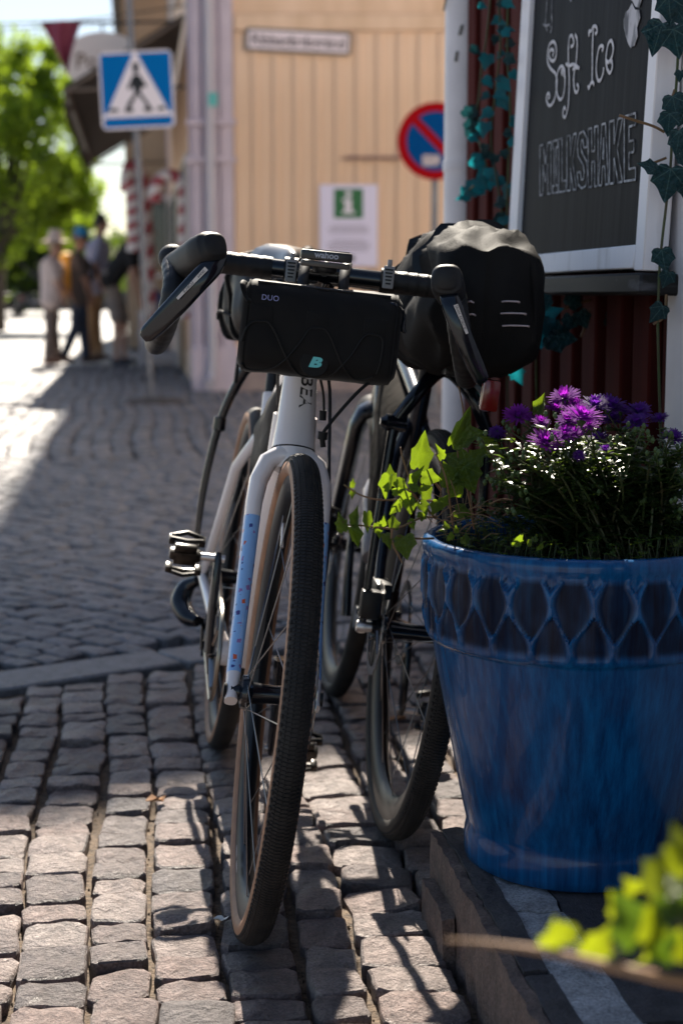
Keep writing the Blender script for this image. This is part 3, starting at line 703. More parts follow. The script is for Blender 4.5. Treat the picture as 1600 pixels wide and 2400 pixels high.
cane('candy_cane', [P(316, 590, d_ - .6), P(316, 520, d_ - .6), P(314, 460, d_ - .6), P(306, 425, d_ - .6)], .09, 'short fat striped candy stick hanging left of the sign pole', 5)
mb = MB(); tube(mb, [P(306, 425, d_ - .6), P(306, 300, d_ - .6)], .006, 6)
obj('hanging_cord', mb, M_sblk, None, 'thin dark cord holding up the short candy stick', 'cord')
# white slatted stand by the shop wall
a = G(334, 858); b_ = G(430, 852); M_bench = mat('white_stand', (.50, .46, .48), .55)
stn = thing('display_stand', a, 'low white wooden display stand on the pavement by the shop', 'stand')
xr = b_.x - a.x; y_ = a.y
for xx in (0, xr):
    for yy in (0, .5):
        mb = MB(); rbox(mb, (.06, .06, .66), .004, frame((a.x + xx, y_ + yy, .33), X, (0, 1, 0), Z)); obj('leg', mb, M_bench, stn)
for zz, tk in ((.68, .04), (.42, .05), (.15, .05)):
    for yy in (0, .25, .5):
        mb = MB(); rbox(mb, (xr + .1, .1, tk), .004, frame((a.x + xr / 2, y_ + yy * .9 + .03, zz), X, (0, 1, 0), Z)); obj('slat', mb, M_bench, stn)
for xx in (-.0, xr):
    mb = MB(); rbox(mb, (.04, .5, .05), .004, frame((a.x + xx, y_ + .25, .10), X, (0, 1, 0), Z)); obj('rail', mb, M_bench, stn)
# small goods on the stand
for k, (u, cl, lb) in enumerate(((.15, (.55, .38, .05), 'yellow'), (.4, (.06, .10, .22), 'dark blue'), (.75, (.35, .04, .06), 'red'))):
    mb = MB(); cc = V((a.x + xr * u, y_ + .25, .70)); lathe(mb, [(0.001, 0), (.07, 0), (.075, .02), (.075, .2), (.06, .22), (.05, .24), (.05, .27), (.001, .27)], 16, lambda p: p + cc)
    obj('candy_tin', mb, mat('tin_%d' % k, cl, .4), None, lb + ' candy tin on the white display stand', 'tin')

# pennant on an overhead wire
pw = thing('pennant', P(145, 50, 17), 'dark red triangular pennant hanging from the overhead wire', 'pennant')
mb = MB(); nseg = 10; top_l, top_r, bot = P(95, 52, 17), P(191, 47, 17), P(158, 172, 17)
rows = []
for i in range(nseg + 1):
    v = i / nseg; L0 = top_l.lerp(bot, v); R0 = top_r.lerp(bot, v)
    rows.append([L0.lerp(R0, u / 8) + V((0, .05 * sin(u * 1.1 + v * 4), 0)) for u in range(9)])
for dy in (0, .004):
    loft(mb, [[p + V((0, dy, 0)) for p in r_] for r_ in rows], 0, False, False)
obj('cloth', mb, mat('pennant_red', (.17, .018, .045), .8, col2=(.26, .06, .10), nscale=4, stretch=(1, 1, .4)), pw)
mb = MB(); tube(mb, catmull([P(-300, 66, 17), P(95, 52, 17.01), P(191, 47, 17.01), P(300, 33, 17), P(452, 10, 17)], 6), .008, 6)
tube(mb, catmull([P(-300, 82, 17.4), P(150, 62, 17.4), P(300, 56, 17.4), P(455, 44, 17.4)], 6), .006, 6)
obj('overhead_wire', mb, M_sblk, None, 'two thin wires strung across the street above the pennant', 'wire')
# drain cover in the lane
mb = MB(); q = G(362, 942); rbox(mb, (.5, .5, .03), .01, frame(q + V((0, 0, .002)), RT, WD, Z)); dc = obj('drain_cover', mb, mat('cast_iron', (.05, .04, .038), .6), None, 'dark square drain cover at the foot of the sign pole', 'drain cover')
for k in range(5):
    mb = MB(); rbox(mb, (.4, .035, .006), .002, frame(q + V((0, 0, .018)) + WD * (-.18 + .09 * k), RT, WD, Z)); obj('bar', mb, mat('cast_iron', (.05, .04, .038), .6), dc)

# ================================================================ PEOPLE in front of the shop
def ball(mb, c, r, n=12, m=8, sc=(1, 1, 1), mi=0):
    c = V(c); rings = [[c + V((r * sc[0] * sin(pi * i / m) * cos(2 * pi * j / n), r * sc[1] * sin(pi * i / m) * sin(2 * pi * j / n), r * sc[2] * cos(pi * i / m))) for j in range(n)] for i in range(1, m)]
    b0 = len(mb.v); loft(mb, rings, mi, True)
def capsule(mb, a, b, ra, rb, n=12):
    a, b = V(a), V(b); x, y, z = axes(b - a)
    prof = [(-ra * cos(q), ra * sin(q), 0) for q in (.3, .8, 1.2, 1.57)] + [((b - a).length + rb * cos(q), rb * sin(q), 0) for q in (1.57, 1.2, .8, .3)]
    loft(mb, [[a + z * h_ + x * (r_ * cos(2 * pi * j / n)) + y * (r_ * sin(2 * pi * j / n)) for j in range(n)] for h_, r_, _ in prof], 0, True)
def fuse(mb, vox=0.014):
    me = bpy.data.meshes.new('f'); me.from_pydata(mb.v, [], mb.f)
    o = bpy.data.objects.new('f', me); COL.objects.link(o)
    md = o.modifiers.new('r', 'REMESH'); md.mode = 'VOXEL'; md.voxel_size = vox
    ms = o.modifiers.new('s', 'SMOOTH'); ms.factor = .5; ms.iterations = 3
    dg = bpy.context.evaluated_depsgraph_get(); m2 = bpy.data.meshes.new_from_object(o.evaluated_get(dg))
    out = MB(); out.add([v.co.copy() for v in m2.vertices], [tuple(p.vertices) for p in m2.polygons])
    bpy.data.objects.remove(o); bpy.data.meshes.remove(me); bpy.data.meshes.remove(m2); return out
M_skin = mat('skin', (.50, .28, .20), .5, col2=(.43, .23, .16), nscale=10)
def person(d, J, cl, label, face=(1, .2), hairlen=0):
    """J: joints as (px, py, depth offset); cl: clothing colours"""
    Q = {k: P(x, y, d + dd) for k, (x, y, dd) in J.items()}
    gz = min(Q['ankL'].z, Q['ankR'].z) - 0.075
    for k in Q: Q[k].z -= gz * (1 if k in ('ankL', 'ankR') else .5 if k in ('kneL', 'kneR') else .0)
    root = thing('person', V((Q['hip'].x, d, 0)), label, 'person')
    f = V((face[0], face[1], 0)).normalized(); sd = V((-f.y, f.x, 0))
    hip, nk, hd = Q['hip'], Q['neck'], Q['head']
    spine = (nk - hip).normalized(); chest = hip.lerp(nk, .72)
    def torso(mb, g=0):
        for s_ in (-1, 1):
            capsule(mb, hip + sd * (s_ * .07), hip.lerp(nk, .35) + sd * (s_ * .06), .115 + g * 2, .115 + g * 2); capsule(mb, hip.lerp(nk, .35) + sd * (s_ * .06), chest + sd * (s_ * .075), .115 + g * 2, .128 + g * 2)
            capsule(mb, chest + sd * (s_ * .09), Q['shL' if s_ < 0 else 'shR'], .10 + g, .062 + g)
    mb = MB(); torso(mb, -.012)
    capsule(mb, nk - spine * .04, hd - V((0, 0, .05)), .058, .05)
    ball(mb, hd + V((0, 0, .015)), .085, 14, 10, (1, 1, 1.28)); ball(mb, hd + f * .03 - V((0, 0, .06)), .06, 12, 8)
    ball(mb, hd + f * .095 - V((0, 0, .01)), .018, 8, 6, (1, 1, 1.5))
    for s_ in (-1, 1): ball(mb, hd + sd * (s_ * .085), .024, 8, 6, (.8, .6, 1.3))
    for s_ in 'LR':
        capsule(mb, Q['sh' + s_], Q['el' + s_], .05, .04); capsule(mb, Q['el' + s_], Q['ha' + s_], .04, .027)
        hdv = (Q['ha' + s_] - Q['el' + s_]).normalized(); px_ = axes(hdv)[0]; py_ = axes(hdv)[1]; pm = Q['ha' + s_] + hdv * .05
        capsule(mb, Q['ha' + s_], pm + hdv * .03, .028, .03)
        for k, ln in enumerate((.062, .075, .07, .055)):
            b_ = pm + hdv * .045 + px_ * (-.024 + .016 * k); m_ = b_ + hdv * ln * .6; capsule(mb, b_, m_, .0095, .009, 6); capsule(mb, m_, m_ + (hdv + py_ * .6).normalized() * ln * .5, .009, .007, 6)
        capsule(mb, pm - hdv * .01 + px_ * .03, pm + hdv * .035 + px_ * .055 + py_ * .015, .011, .009, 6)
        hp = hip + sd * ((-1 if s_ == 'L' else 1) * .085)
        capsule(mb, hp, Q['kne' + s_], .08, .053); capsule(mb, Q['kne' + s_], Q['ank' + s_], .055, .036)
        capsule(mb, Q['ank' + s_] - V((0, 0, .02)), Q['ank' + s_] + f * .12 - V((0, 0, .05)), .035, .022)
    body = obj('body', fuse(mb, .0125), M_skin, root, smooth=180)
    mb = MB(); torso(mb, .012)
    for s_ in 'LR': capsule(mb, Q['sh' + s_], Q['sh' + s_].lerp(Q['el' + s_], cl.get('sleeve', .75)), .068, .058)
    obj('shirt', fuse(mb, .016), mat('cloth_%d' % len(MATS), cl['shirt'], .85, col2=tuple(c_ * .8 for c_ in cl['shirt']), nscale=9), root, smooth=180)
    mb = MB(); lg = cl.get('leg', .93)
    for s_ in 'LR':
        hp = hip + sd * ((-1 if s_ == 'L' else 1) * .085); capsule(mb, hp + V((0, 0, .05)), hp, .115, .105); k_ = Q['kne' + s_]
        if lg < .6: capsule(mb, hp, hp.lerp(k_, .92), .105, .09)
        else: capsule(mb, hp, k_, .10, .072); capsule(mb, k_, k_.lerp(Q['ank' + s_], lg), .072, .062)
    obj('trousers', fuse(mb, .016), mat('cloth_%d' % len(MATS), cl['pants'], .9, col2=tuple(c_ * .75 for c_ in cl['pants']), nscale=9), root, smooth=180)
    mb = MB(); ball(mb, hd - f * .018 + V((0, 0, .035)), .095, 14, 10, (1, 1, 1.12))
    if hairlen: ball(mb, hd - f * .05 - V((0, 0, .03)), .085, 12, 8, (1, 1, 1.3))
    obj('hair', mb, mat('hair_%d' % len(MATS), cl['hair'], .6), root)
    if 'hat' in cl:
        mb = MB(); hc = hd + V((0, 0, .075)) + f * cl.get('hatf', 0.0); br, hh = cl['hatr']
        lathe(mb, [(.001, hh), (.06, hh), (.095, hh * .6), (.103, 0), (br, -.02), (br, -.032), (.1, -.015)], 24, lambda p: p + hc); obj('hat', mb, mat('hat_%d' % len(MATS), cl['hat'], .8), root)
    mb = MB()
    for s_ in (-1, 1): ball(mb, hd + f * .078 + sd * (s_ * .032) + V((0, 0, .012)), .011, 8, 6)
    ball(mb, hd + f * .082 - V((0, 0, .06)), .02, 8, 6, (1, 1, .3)); obj('face_features', mb, mat('face_dark', (.12, .05, .04), .5), root)
    for s_ in 'LR':
        mb = MB(); an = Q['ank' + s_]; capsule(mb, an - V((0, 0, .03)) - f * .04, an + f * .14 - V((0, 0, .045)), .043, .032)
        obj('shoe', mb, mat('shoe_%d' % len(MATS), cl.get('shoe', (.08, .05, .04)), .6), root, smooth=180)
    return root, Q, f, sd
person(21.0, dict(head=(131, 575, 0), neck=(124, 601, 0), hip=(121, 704, 0), shL=(118, 613, .17), shR=(116, 613, -.17), elL=(141, 655, .2), haL=(158, 685, .15), elR=(136, 662, -.22), haR=(150, 698, -.15),
            kneL=(126, 775, .1), kneR=(119, 775, -.1), ankL=(135, 842, .15), ankR=(113, 846, -.1)), dict(shirt=(.72, .58, .53), pants=(.24, .175, .145), hair=(.35, .27, .2), hat=(.66, .52, .44), hatr=(.19, .13), shoe=(.25, .12, .08)),
            'person in a pale blouse, brown trousers and a wide cream hat, leftmost in the street', (1, .35))
rt, Q, f, sd = person(21.4, dict(head=(188, 562, 0), neck=(183, 592, 0), hip=(186, 696, 0), shL=(184, 604, .18), shR=(182, 604, -.18), elL=(205, 650, .2), haL=(214, 690, .15), elR=(200, 655, -.2), haR=(206, 690, -.12),
            kneL=(196, 770, .1), kneR=(178, 770, -.1), ankL=(202, 842, .1), ankR=(150, 840, -.15)), dict(shirt=(.11, .085, .075), pants=(.04, .055, .095), hair=(.12, .08, .06), hat=(.03, .22, .42), hatr=(.125, .1), hatf=.02),
            'person in a blue cap and jeans wearing a yellow backpack', (1, .3))
bc = P(160, 640, 21.4); mb = MB(); prs = [(.10, -.30), (.15, -.25), (.17, -.05), (.17, .12), (.13, .24), (.06, .28)]
loft(mb, [[bc + V((0, 0, z)) + f * (r_ * .75 * cos(2 * pi * j / 16)) + sd * (r_ * sin(2 * pi * j / 16)) for j in range(16)] for r_, z in prs])
bp = obj('backpack', mb, mat('backpack_yellow', (.80, .42, .04), .7, col2=(.65, .32, .03), nscale=8), None, 'bulky yellow backpack worn by the person in the blue cap', 'backpack')
for s_ in (-1, 1):
    mb = MB(); tube(mb, catmull([bc + sd * (s_ * .1) + V((0, 0, .2)) + f * .1, Q['shR'].lerp(Q['shL'], .5 + .25 * s_) + V((0, 0, .08)), bc + f * .35 + sd * (s_ * .12), bc + f * .1 + sd * (s_ * .12) - V((0, 0, .22))], 5), .02, 8); obj('strap', mb, M_sblk, bp)
person(22.0, dict(head=(238, 523, 0), neck=(234, 551, 0), hip=(222, 672, 0), shL=(226, 566, .2), shR=(236, 566, -.2), elL=(245, 620, .24), haL=(262, 660, .2), elR=(222, 626, -.27), haR=(240, 668, -.22),
            kneL=(226, 755, .1), kneR=(216, 758, -.1), ankL=(234, 838, .1), ankR=(212, 842, -.12)), dict(shirt=(.36, .36, .48), pants=(.40, .25, .13), hair=(.025, .02, .018)),
            'tall person in a grey blue shirt and tan trousers standing behind the bent one', (1, .6))
person(20.9, dict(head=(346, 545, 0), neck=(325, 562, 0), hip=(258, 655, 0), shL=(312, 580, .19), shR=(308, 582, -.19), elL=(325, 640, .2), haL=(352, 690, .1), elR=(312, 648, -.22), haR=(330, 705, -.12),
            kneL=(290, 752, .1), kneR=(274, 752, -.1), ankL=(292, 838, .12), ankR=(274, 842, -.12)), dict(shirt=(.013, .013, .015), pants=(.28, .23, .20), leg=.5, sleeve=.6, hair=(.09, .075, .07), shoe=(.05, .06, .08)),
            'person in a black T-shirt and grey shorts bending forward towards the shop', (1, .15))

# ================================================================ TREES, HEDGE, CARS far down the street
M_tleaf = leaf_mat('linden_leaf', (.045, .085, .012), (.10, .16, .02), .45, .55, (.36, .50, .03))
M_dleaf = leaf_mat('far_leaf', (.03, .055, .01), (.06, .10, .015), .5, .45, (.20, .30, .03))
M_bark = mat('bark', (.06, .045, .035), .9, col2=(.10, .08, .06), nscale=8, stretch=(1, 1, .2), bump=(.8, .02), bscale=20)
def leaves(mb, cs, per, rad_, size, rg):
    for c, rr in cs:
        for k in range(per):
            v = V((rg.gauss(0, 1), rg.gauss(0, 1), rg.gauss(0, .8))); v = v.normalized() * (rr * rg.random() ** .45)
            p = c + v; a = V((rg.gauss(0, 1), rg.gauss(0, 1), rg.gauss(0, .6))).normalized(); b = perp(a) ; b = (b * cos(rg.random() * 6) + a.cross(b) * sin(1)).normalized()
            s_ = size * rg.uniform(.6, 1.3); w = s_ * .62
            mb.add([p - a * s_ * .5, p + b * w * .5, p + a * s_ * .6, p - b * w * .5], [(0, 1, 2, 3)])
def tree(base, crowns, label, m, per, size, seed, trunk=.28, nm='broadleaf_tree', group=None):
    rg = random.Random(seed); t_ = thing(nm, base, label, 'tree', group)
    mb = MB(); cz = sum((c.z for c, r in crowns)) / len(crowns); cx = sum((c for c, r in crowns), V()) / len(crowns)
    tube(mb, catmull([base - V((0, 0, .1)), base + V((.1, 0, cz * .3)), base.lerp(cx, .55) + V((0, 0, cz * .1)), cx + V((0, 0, .8))], 5), [trunk, trunk * .75, trunk * .5, trunk * .15], 10)
    cl = []
    for c, r in crowns:
        tube(mb, catmull([base.lerp(cx, .45), c.lerp(cx, .4), c], 4), [trunk * .3, trunk * .15, .03], 7)
        for k in range(int(18 * max(1, r))):
            v = V((rg.gauss(0, 1), rg.gauss(0, 1), rg.gauss(0, .9))).normalized() * (r * rg.uniform(.45, 1.02)); cl.append((c + v, r * rg.uniform(.2, .36)))
    obj('trunk', mb, M_bark, t_)
    mb = MB(); leaves(mb, cl, per, 1, size, rg); obj('crown', mb, m, t_, smooth=0)
def C(px, py, d, r): return (P(px, py, d), r)
tree(G(-10, 772), [C(10, 230, 42, 1.9), C(-110, 210, 42, 2.0), C(-60, 120, 42, 1.4), C(60, 380, 42, 1.9), C(120, 300, 41, 1.2), C(150, 430, 42, 1.0), C(-60, 430, 43, 2.0), C(60, 520, 42, 1.3), C(180, 500, 42.5, .8), C(95, 150, 42, .9)],
     'big sunlit green tree filling the upper left corner', M_tleaf, 80, .17, 5)
tree(G(120, 745), [C(30, 560, 70, 3.0), C(150, 545, 70, 2.6), C(210, 590, 72, 1.8), C(-80, 560, 70, 3), C(100, 620, 69, 1.6)], 'darker tree farther off behind the people', M_dleaf, 46, .34, 8)
# hedge and low bushes at the far end
mb = MB(); rg = random.Random(4); cl = []
for px in range(-60, 130, 14): cl.append((P(px, 628 + rg.uniform(-18, 18), 86), rg.uniform(.8, 1.3)))
leaves(mb, cl, 170, 1, .28, rg)
for px in range(-60, 130, 30): tube(mb, [V((P(px, 640, 86).x, 86, -.02)), P(px, 640, 86)], .05, 5)
obj('hedge', mb, M_tleaf, None, 'bright green clipped hedge far down the street at left', 'hedge', smooth=0)
mb = MB(); ybox(mb, -24, -3.8, 96, 97, -.04, 2.6, 0); fw = obj('garden_wall', mb, mat('dim_wall', (.20, .17, .14), .8, col2=(.13, .12, .10), nscale=.8), None, 'long grey garden wall closing the far end of the street', 'wall')
mb = MB(); ybox(mb, -24.1, -3.7, 95.9, 97.1, 2.602, 2.75, 0); obj('coping', mb, M_slab, fw)
def car(px, py, d, colr, label, ang=0.0):
    b = G(px, py); b = V((P(px, 700, d).x, d, 0)); cr = thing('parked_car', b, label, 'car', 'cars parked far down the street')
    ax, ay = V((cos(ang), sin(ang), 0)), V((-sin(ang), cos(ang), 0)); F_ = frame(b, ax, ay, Z)
    paint = mat('car_paint_%d' % len(MATS), colr, .25, coat=.6); gl = mat('car_glass', (.02, .025, .03), .08); 
    mb = MB(); prof = [(-2.1, .35, .78), (-2.12, .75, .84), (-1.95, .95, .84), (-1.2, 1.02, .86), (0, 1.03, .87), (1.2, 1.0, .86), (1.95, .85, .82), (2.1, .6, .78), (2.08, .35, .76)]
    rings = [[F_((wd * sx_, y, z)) for sx_ in (-1, -.96, 0, .96, 1)] for y, z, wd in prof]
    secs = [(-2.12, .82, .34, .93), (-1.95, .86, .28, .98), (-1.0, .88, .26, 1.0), (.9, .88, .26, 1.0), (1.8, .85, .28, .92), (2.12, .74, .36, .74)]
    loft(mb, [[F_((wd * u, y, z0 + (z1 - z0) * v)) for u, v in ((-.96, 0), (.96, 0), (1, .35), (1, .7), (.92, 1), (-.92, 1), (-1, .7), (-1, .35))] for y, wd, z0, z1 in secs])
    obj('body', mb, paint, cr, smooth=50)
    mb = MB(); loft(mb, [[F_((w_ * .5 * u, y, z)) for u, y in ((-1, y0), (1, y0), (1, y1), (-1, y1))] for z, w_, y0, y1 in ((.98, 1.66, -1.9, 1.0), (1.22, 1.46, -1.65, .5), (1.44, 1.22, -1.3, .1))]); obj('cabin_glass', mb, gl, cr, smooth=20)
    mb = MB(); loft(mb, [[F_((w_ * .5 * u, y, z)) for u, y in ((-1, y0), (1, y0), (1, y1), (-1, y1))] for z, w_, y0, y1 in ((1.441, 1.26, -1.34, .14), (1.48, 1.1, -1.2, 0))]); obj('roof', mb, paint, cr, smooth=20)
    for sx_ in (-1, 1):
        for y in (-1.3, 1.3):
            mb = MB(); x_, y_2, z_ = axes(ax); wc = F_((sx_ * .76, y, .31)); lathe(mb, [(.16, -.09), (.3, -.1), (.315, -.06), (.315, .06), (.3, .1), (.16, .09), (.001, .07)], 20, lambda p: wc + x_ * p[0] + y_2 * p[1] + z_ * p[2]); obj('wheel', mb, M_rubber, cr)
        mb = MB(); rbox(mb, (.2, .06, .16), .02, frame(F_((sx_ * .66, -2.1, .76)), ax, ay, Z)); obj('tail_light', mb, mat('tail_red', (.35, .01, .03), .3), cr)
    mb = MB(); rbox(mb, (.5, .02, .11), .005, frame(F_((0, -2.135, .6)), ax, ay, Z)); obj('number_plate', mb, M_swhite, cr)
    mb = MB(); rbox(mb, (1.62, .1, .14), .03, frame(F_((0, -2.1, .42)), ax, ay, Z)); obj('bumper', mb, M_sblk, cr)
car(78, 735, 72, (.03, .06, .11), 'dark blue car with red tail lights parked behind the walkers', .25)
car(10, 737, 74, (.02, .02, .022), 'black car parked at the left edge far away', .25)
# lamp post at the left edge
lb = G(3, 772); mb = MB(); tube(mb, [lb, lb + Z * 1.2, lb + Z * 3.9], [.06, .05, .035], 12); lp = obj('lamp_post', mb, M_sblk, None, 'slim dark lamp post with a small globe at the left edge', 'lamp post')
mb = MB(); ball(mb, lb + Z * 4.02, .13, 16, 12); obj('globe', mb, mat('lamp_globe', (.7, .66, .64), .3), lp)
# ================================================================ BICYCLES
def bike_frame(contact, F, lean):
    F = V(F).normalized(); Lf = V((0, 0, 1)).cross(F)
    up = V((0, 0, 1)) * cos(lean) + Lf * sin(lean); lf = Lf * cos(lean) - V((0, 0, 1)) * sin(lean)
    contact = V(contact)
    return lambda p: contact + F * p[0] + lf * p[1] + up * p[2]
def wheel(root, B, hub, R, mats, rim_depth=.026, rim_w=.013, nsp=24, knobs=True, rotor=0, seg=120, tan=True, tw=.021, hubw=.05, deep=False):
    M_side, M_rimm = mats
    hub = V(hub)
    def wx(p): return B((hub.x + p[0], hub.y + p[2], hub.z + p[1]))   # axle along local y
    Rc = R - tw
    mb = MB(); ro, rw = Rc - .006, rim_w
    prof = [(ro + .003, -rw * .8), (ro + .003, -rw), (ro - .006, -rw * 1.12), (ro - rim_depth * .55, -rw * .95), (ro - rim_depth * .92, -rw * .4), (ro - rim_depth, 0), (ro - rim_depth * .92, rw * .4), (ro - rim_depth * .55, rw * .95), (ro - .006, rw * 1.12), (ro + .003, rw), (ro + .003, rw * .8)]
    lathe(mb, prof, seg, wx); rim = obj('wheel', mb, M_rimm, root)
    mb = MB(); n = 22; rings = []
    for i in range(seg):
        a = 2 * pi * i / seg; ring = []
        for j in range(n):
            q = 2 * pi * j / n; rr = Rc + tw * cos(q) * (1.0 if cos(q) > 0 else .75); ring.append(wx((rr * cos(a), rr * sin(a), tw * sin(q))))
        rings.append(ring)
    loft(mb, rings, 0, False, True, True)
    for i in range(seg):
        for j in range(n):
            q = (2 * pi * (j + .5) / n); q = q if q < pi else q - 2 * pi
            mb.m[i * n + j] = 0 if abs(q) < 1.05 else 1
    if knobs:
        npit = 400; rows = ((0, .20, 1), (.36, .15, 1), (-.36, .15, 1), (.68, .13, 1.1), (-.68, .13, 1.1), (.98, .11, 1.25), (-.98, .11, 1.25))
        for i in range(npit):
            for k, (q0, hw, hh) in enumerate(rows):
                a = 2 * pi * (i + .5 * (k % 2) + .28 * abs(q0)) / npit; da = 2 * pi / npit * .33
                if abs(q0) > .9 and i % 2: continue
                vs = []
                for lvl in (0, 1):
                    for sa, sq_ in ((-1, -1), (1, -1), (1, 1), (-1, 1)):
                        sh = 1 - .22 * lvl
                        q = q0 + sq_ * hw * sh; aa = a + (sa * da * (1.6 if abs(q0) > .9 else 1)) * sh + da * 1.2 * abs(q) * 1.0
                        r_ = tw * (1 + lvl * .06 * hh) - (.0006 if lvl == 0 else 0); rr = Rc + r_ * cos(q); vs.append(wx((rr * cos(aa), rr * sin(aa), r_ * sin(q))))
                mb.add(vs, [(4, 5, 6, 7), (0, 1, 5, 4), (1, 2, 6, 5), (2, 3, 7, 6), (3, 0, 4, 7)], 0)
    obj('tyre', mb, [M_rubber, M_side], rim, smooth=45)
    mb = MB(); lathe(mb, [(.001, -hubw - .012), (.011, -hubw - .012), (.011, -hubw), (.024, -hubw + .004), (.026, -hubw + .012), (.016, -hubw + .02), (.0135, 0), (.016, hubw - .02), (.026, hubw - .012), (.024, hubw - .004), (.011, hubw), (.011, hubw + .012), (.001, hubw + .012)], 24, wx)
    obj('hub', mb, M_gloss, rim)
    rin = ro - rim_depth + .002
    for k in range(nsp):
        side = 1 if k % 2 else -1; a1 = 2 * pi * k / nsp + .1; off = (1 if (k // 2) % 2 else -1) * rad(72)
        mb = MB(); p0 = (.023 * cos(a1 + off), .023 * sin(a1 + off), side * (hubw - .010)); p1 = (rin * cos(a1), rin * sin(a1), side * .003)
        tube(mb, [wx(p0), wx(p1)], .0010, 5); obj('spoke', mb, M_spoke, rim)
    if rotor:
        mb = MB(); y0 = rotor * (hubw + .004); nn_ = 72
        ro_, ri_ = .08, .066
        outer = [.0805 + .0012 * (1 if k % 4 < 2 else -1) for k in range(nn_)]
        for yy in (y0 - .0009, y0 + .0009):
            pass
        rr = [[wx((outer[k] * cos(2 * pi * k / nn_), outer[k] * sin(2 * pi * k / nn_), y0 - .0009)) for k in range(nn_)], [wx((ri_ * cos(2 * pi * k / nn_), ri_ * sin(2 * pi * k / nn_), y0 - .0009)) for k in range(nn_)],
              [wx((ri_ * cos(2 * pi * k / nn_), ri_ * sin(2 * pi * k / nn_), y0 + .0009)) for k in range(nn_)], [wx((outer[k] * cos(2 * pi * k / nn_), outer[k] * sin(2 * pi * k / nn_), y0 + .0009)) for k in range(nn_)]]
        loft(mb, rr, 0, False, True, True)
        for k in range(6):
            a = 2 * pi * k / 6; tube(mb, [wx((.022 * cos(a), .022 * sin(a), y0)), wx((.067 * cos(a + .5), .067 * sin(a + .5), y0))], .003, 6, ell=(1, .3))
        obj('brake_rotor', mb, M_steel, rim)
    return rim
def pedal(root, B, c, out):
    pd = None; mb = MB(); ca_, sa_ = cos(1.15), sin(1.15); Fx = lambda p: B((c[0] + p[0] * ca_ - p[2] * sa_, c[1] + p[1], c[2] + p[0] * sa_ + p[2] * ca_))
    rbox(mb, (.040, .040, .012), .004, Fx); rbox(mb, (.018, .056, .020), .005, Fx)
    for sx_ in (-1, 1):
        tube(mb, [Fx((sx_ * .034, -.028, .004)), Fx((sx_ * .04, 0, .009)), Fx((sx_ * .034, .028, .004))], .0045, 8); tube(mb, [Fx((sx_ * .034, -.028, -.004)), Fx((sx_ * .036, 0, -.012)), Fx((sx_ * .034, .028, -.004))], .004, 8)
        for sy in (-1, 1): rbox(mb, (.012, .012, .02), .003, lambda p: Fx((p[0] + sx_ * .03, p[1] + sy * .026, p[2])))
    pd = obj('pedal', mb, M_pedal, root)
    mb = MB(); tube(mb, [Fx((0, 0, 0)), Fx((0, -out * .07, 0))], .007, 10); obj('axle', mb, M_alu, pd)
M_pedal = mat('pedal_steel', (.02, .0195, .019), .28, metal=1.0, col2=(.06, .057, .054), nscale=60)
M_wpaint = mat('bike_white', (.80, .76, .76), .22, coat=.5, col2=(.72, .68, .68), nscale=5)
M_navy = mat('bike_dark', (.008, .014, .024), .25, coat=.25)
M_cord = mat('cord_black', (.007, .007, .007), .6, spec=.25)

# terrazzo: sky-blue lacquer with coloured chips
m = bpy.data.materials.new('terrazzo_blue'); m.use_nodes = True; N, b = nodes_of(m); L = N.links.new
tc = N.nodes.new('ShaderNodeTexCoord'); vo = N.nodes.new('ShaderNodeTexVoronoi'); vo.inputs['Scale'].default_value = 95; vo.distance = 'CHEBYCHEV'; L(tc.outputs['Object'], vo.inputs['Vector'])
nz = N.nodes.new('ShaderNodeTexNoise'); nz.inputs['Scale'].default_value = 120; L(tc.outputs['Object'], nz.inputs['Vector'])
ad = N.nodes.new('ShaderNodeMath'); ad.operation = 'MULTIPLY_ADD'; ad.inputs[1].default_value = .5; L(nz.outputs[0], ad.inputs[0]); L(vo.outputs['Distance'], ad.inputs[2])
lt = N.nodes.new('ShaderNodeMath'); lt.operation = 'LESS_THAN'; lt.inputs[1].default_value = .52; L(ad.outputs[0], lt.inputs[0])
sp = N.nodes.new('ShaderNodeSeparateColor'); L(vo.outputs['Color'], sp.inputs[0])
rp = N.nodes.new('ShaderNodeValToRGB'); rp.color_ramp.interpolation = 'CONSTANT'; e = rp.color_ramp.elements
e[0].color = (.6, .10, .03, 1); e[1].position = .3; e[1].color = (.06, .05, .22, 1)
for pos, c_ in ((.5, (.30, .17, .42, 1)), (.72, (.5, .13, .06, 1)), (.86, (.04, .06, .25, 1))): x_ = e.new(pos); x_.color = c_
L(sp.outputs[0], rp.inputs[0])
g2_ = N.nodes.new('ShaderNodeMath'); g2_.operation = 'GREATER_THAN'; g2_.inputs[1].default_value = .30; L(sp.outputs[1], g2_.inputs[0])
ml = N.nodes.new('ShaderNodeMath'); ml.operation = 'MULTIPLY'; L(lt.outputs[0], ml.inputs[0]); L(g2_.outputs[0], ml.inputs[1])
mx = N.nodes.new('ShaderNodeMix'); mx.data_type = 'RGBA'; mx.inputs[6].default_value = (.26, .48, .82, 1); L(ml.outputs[0], mx.inputs[0]); L(rp.outputs[0], mx.inputs[7]); L(mx.outputs[2], b.inputs['Base Color'])
b.inputs['Roughness'].default_value = .3; b.inputs['Coat Weight'].default_value = .3; M_terr = m

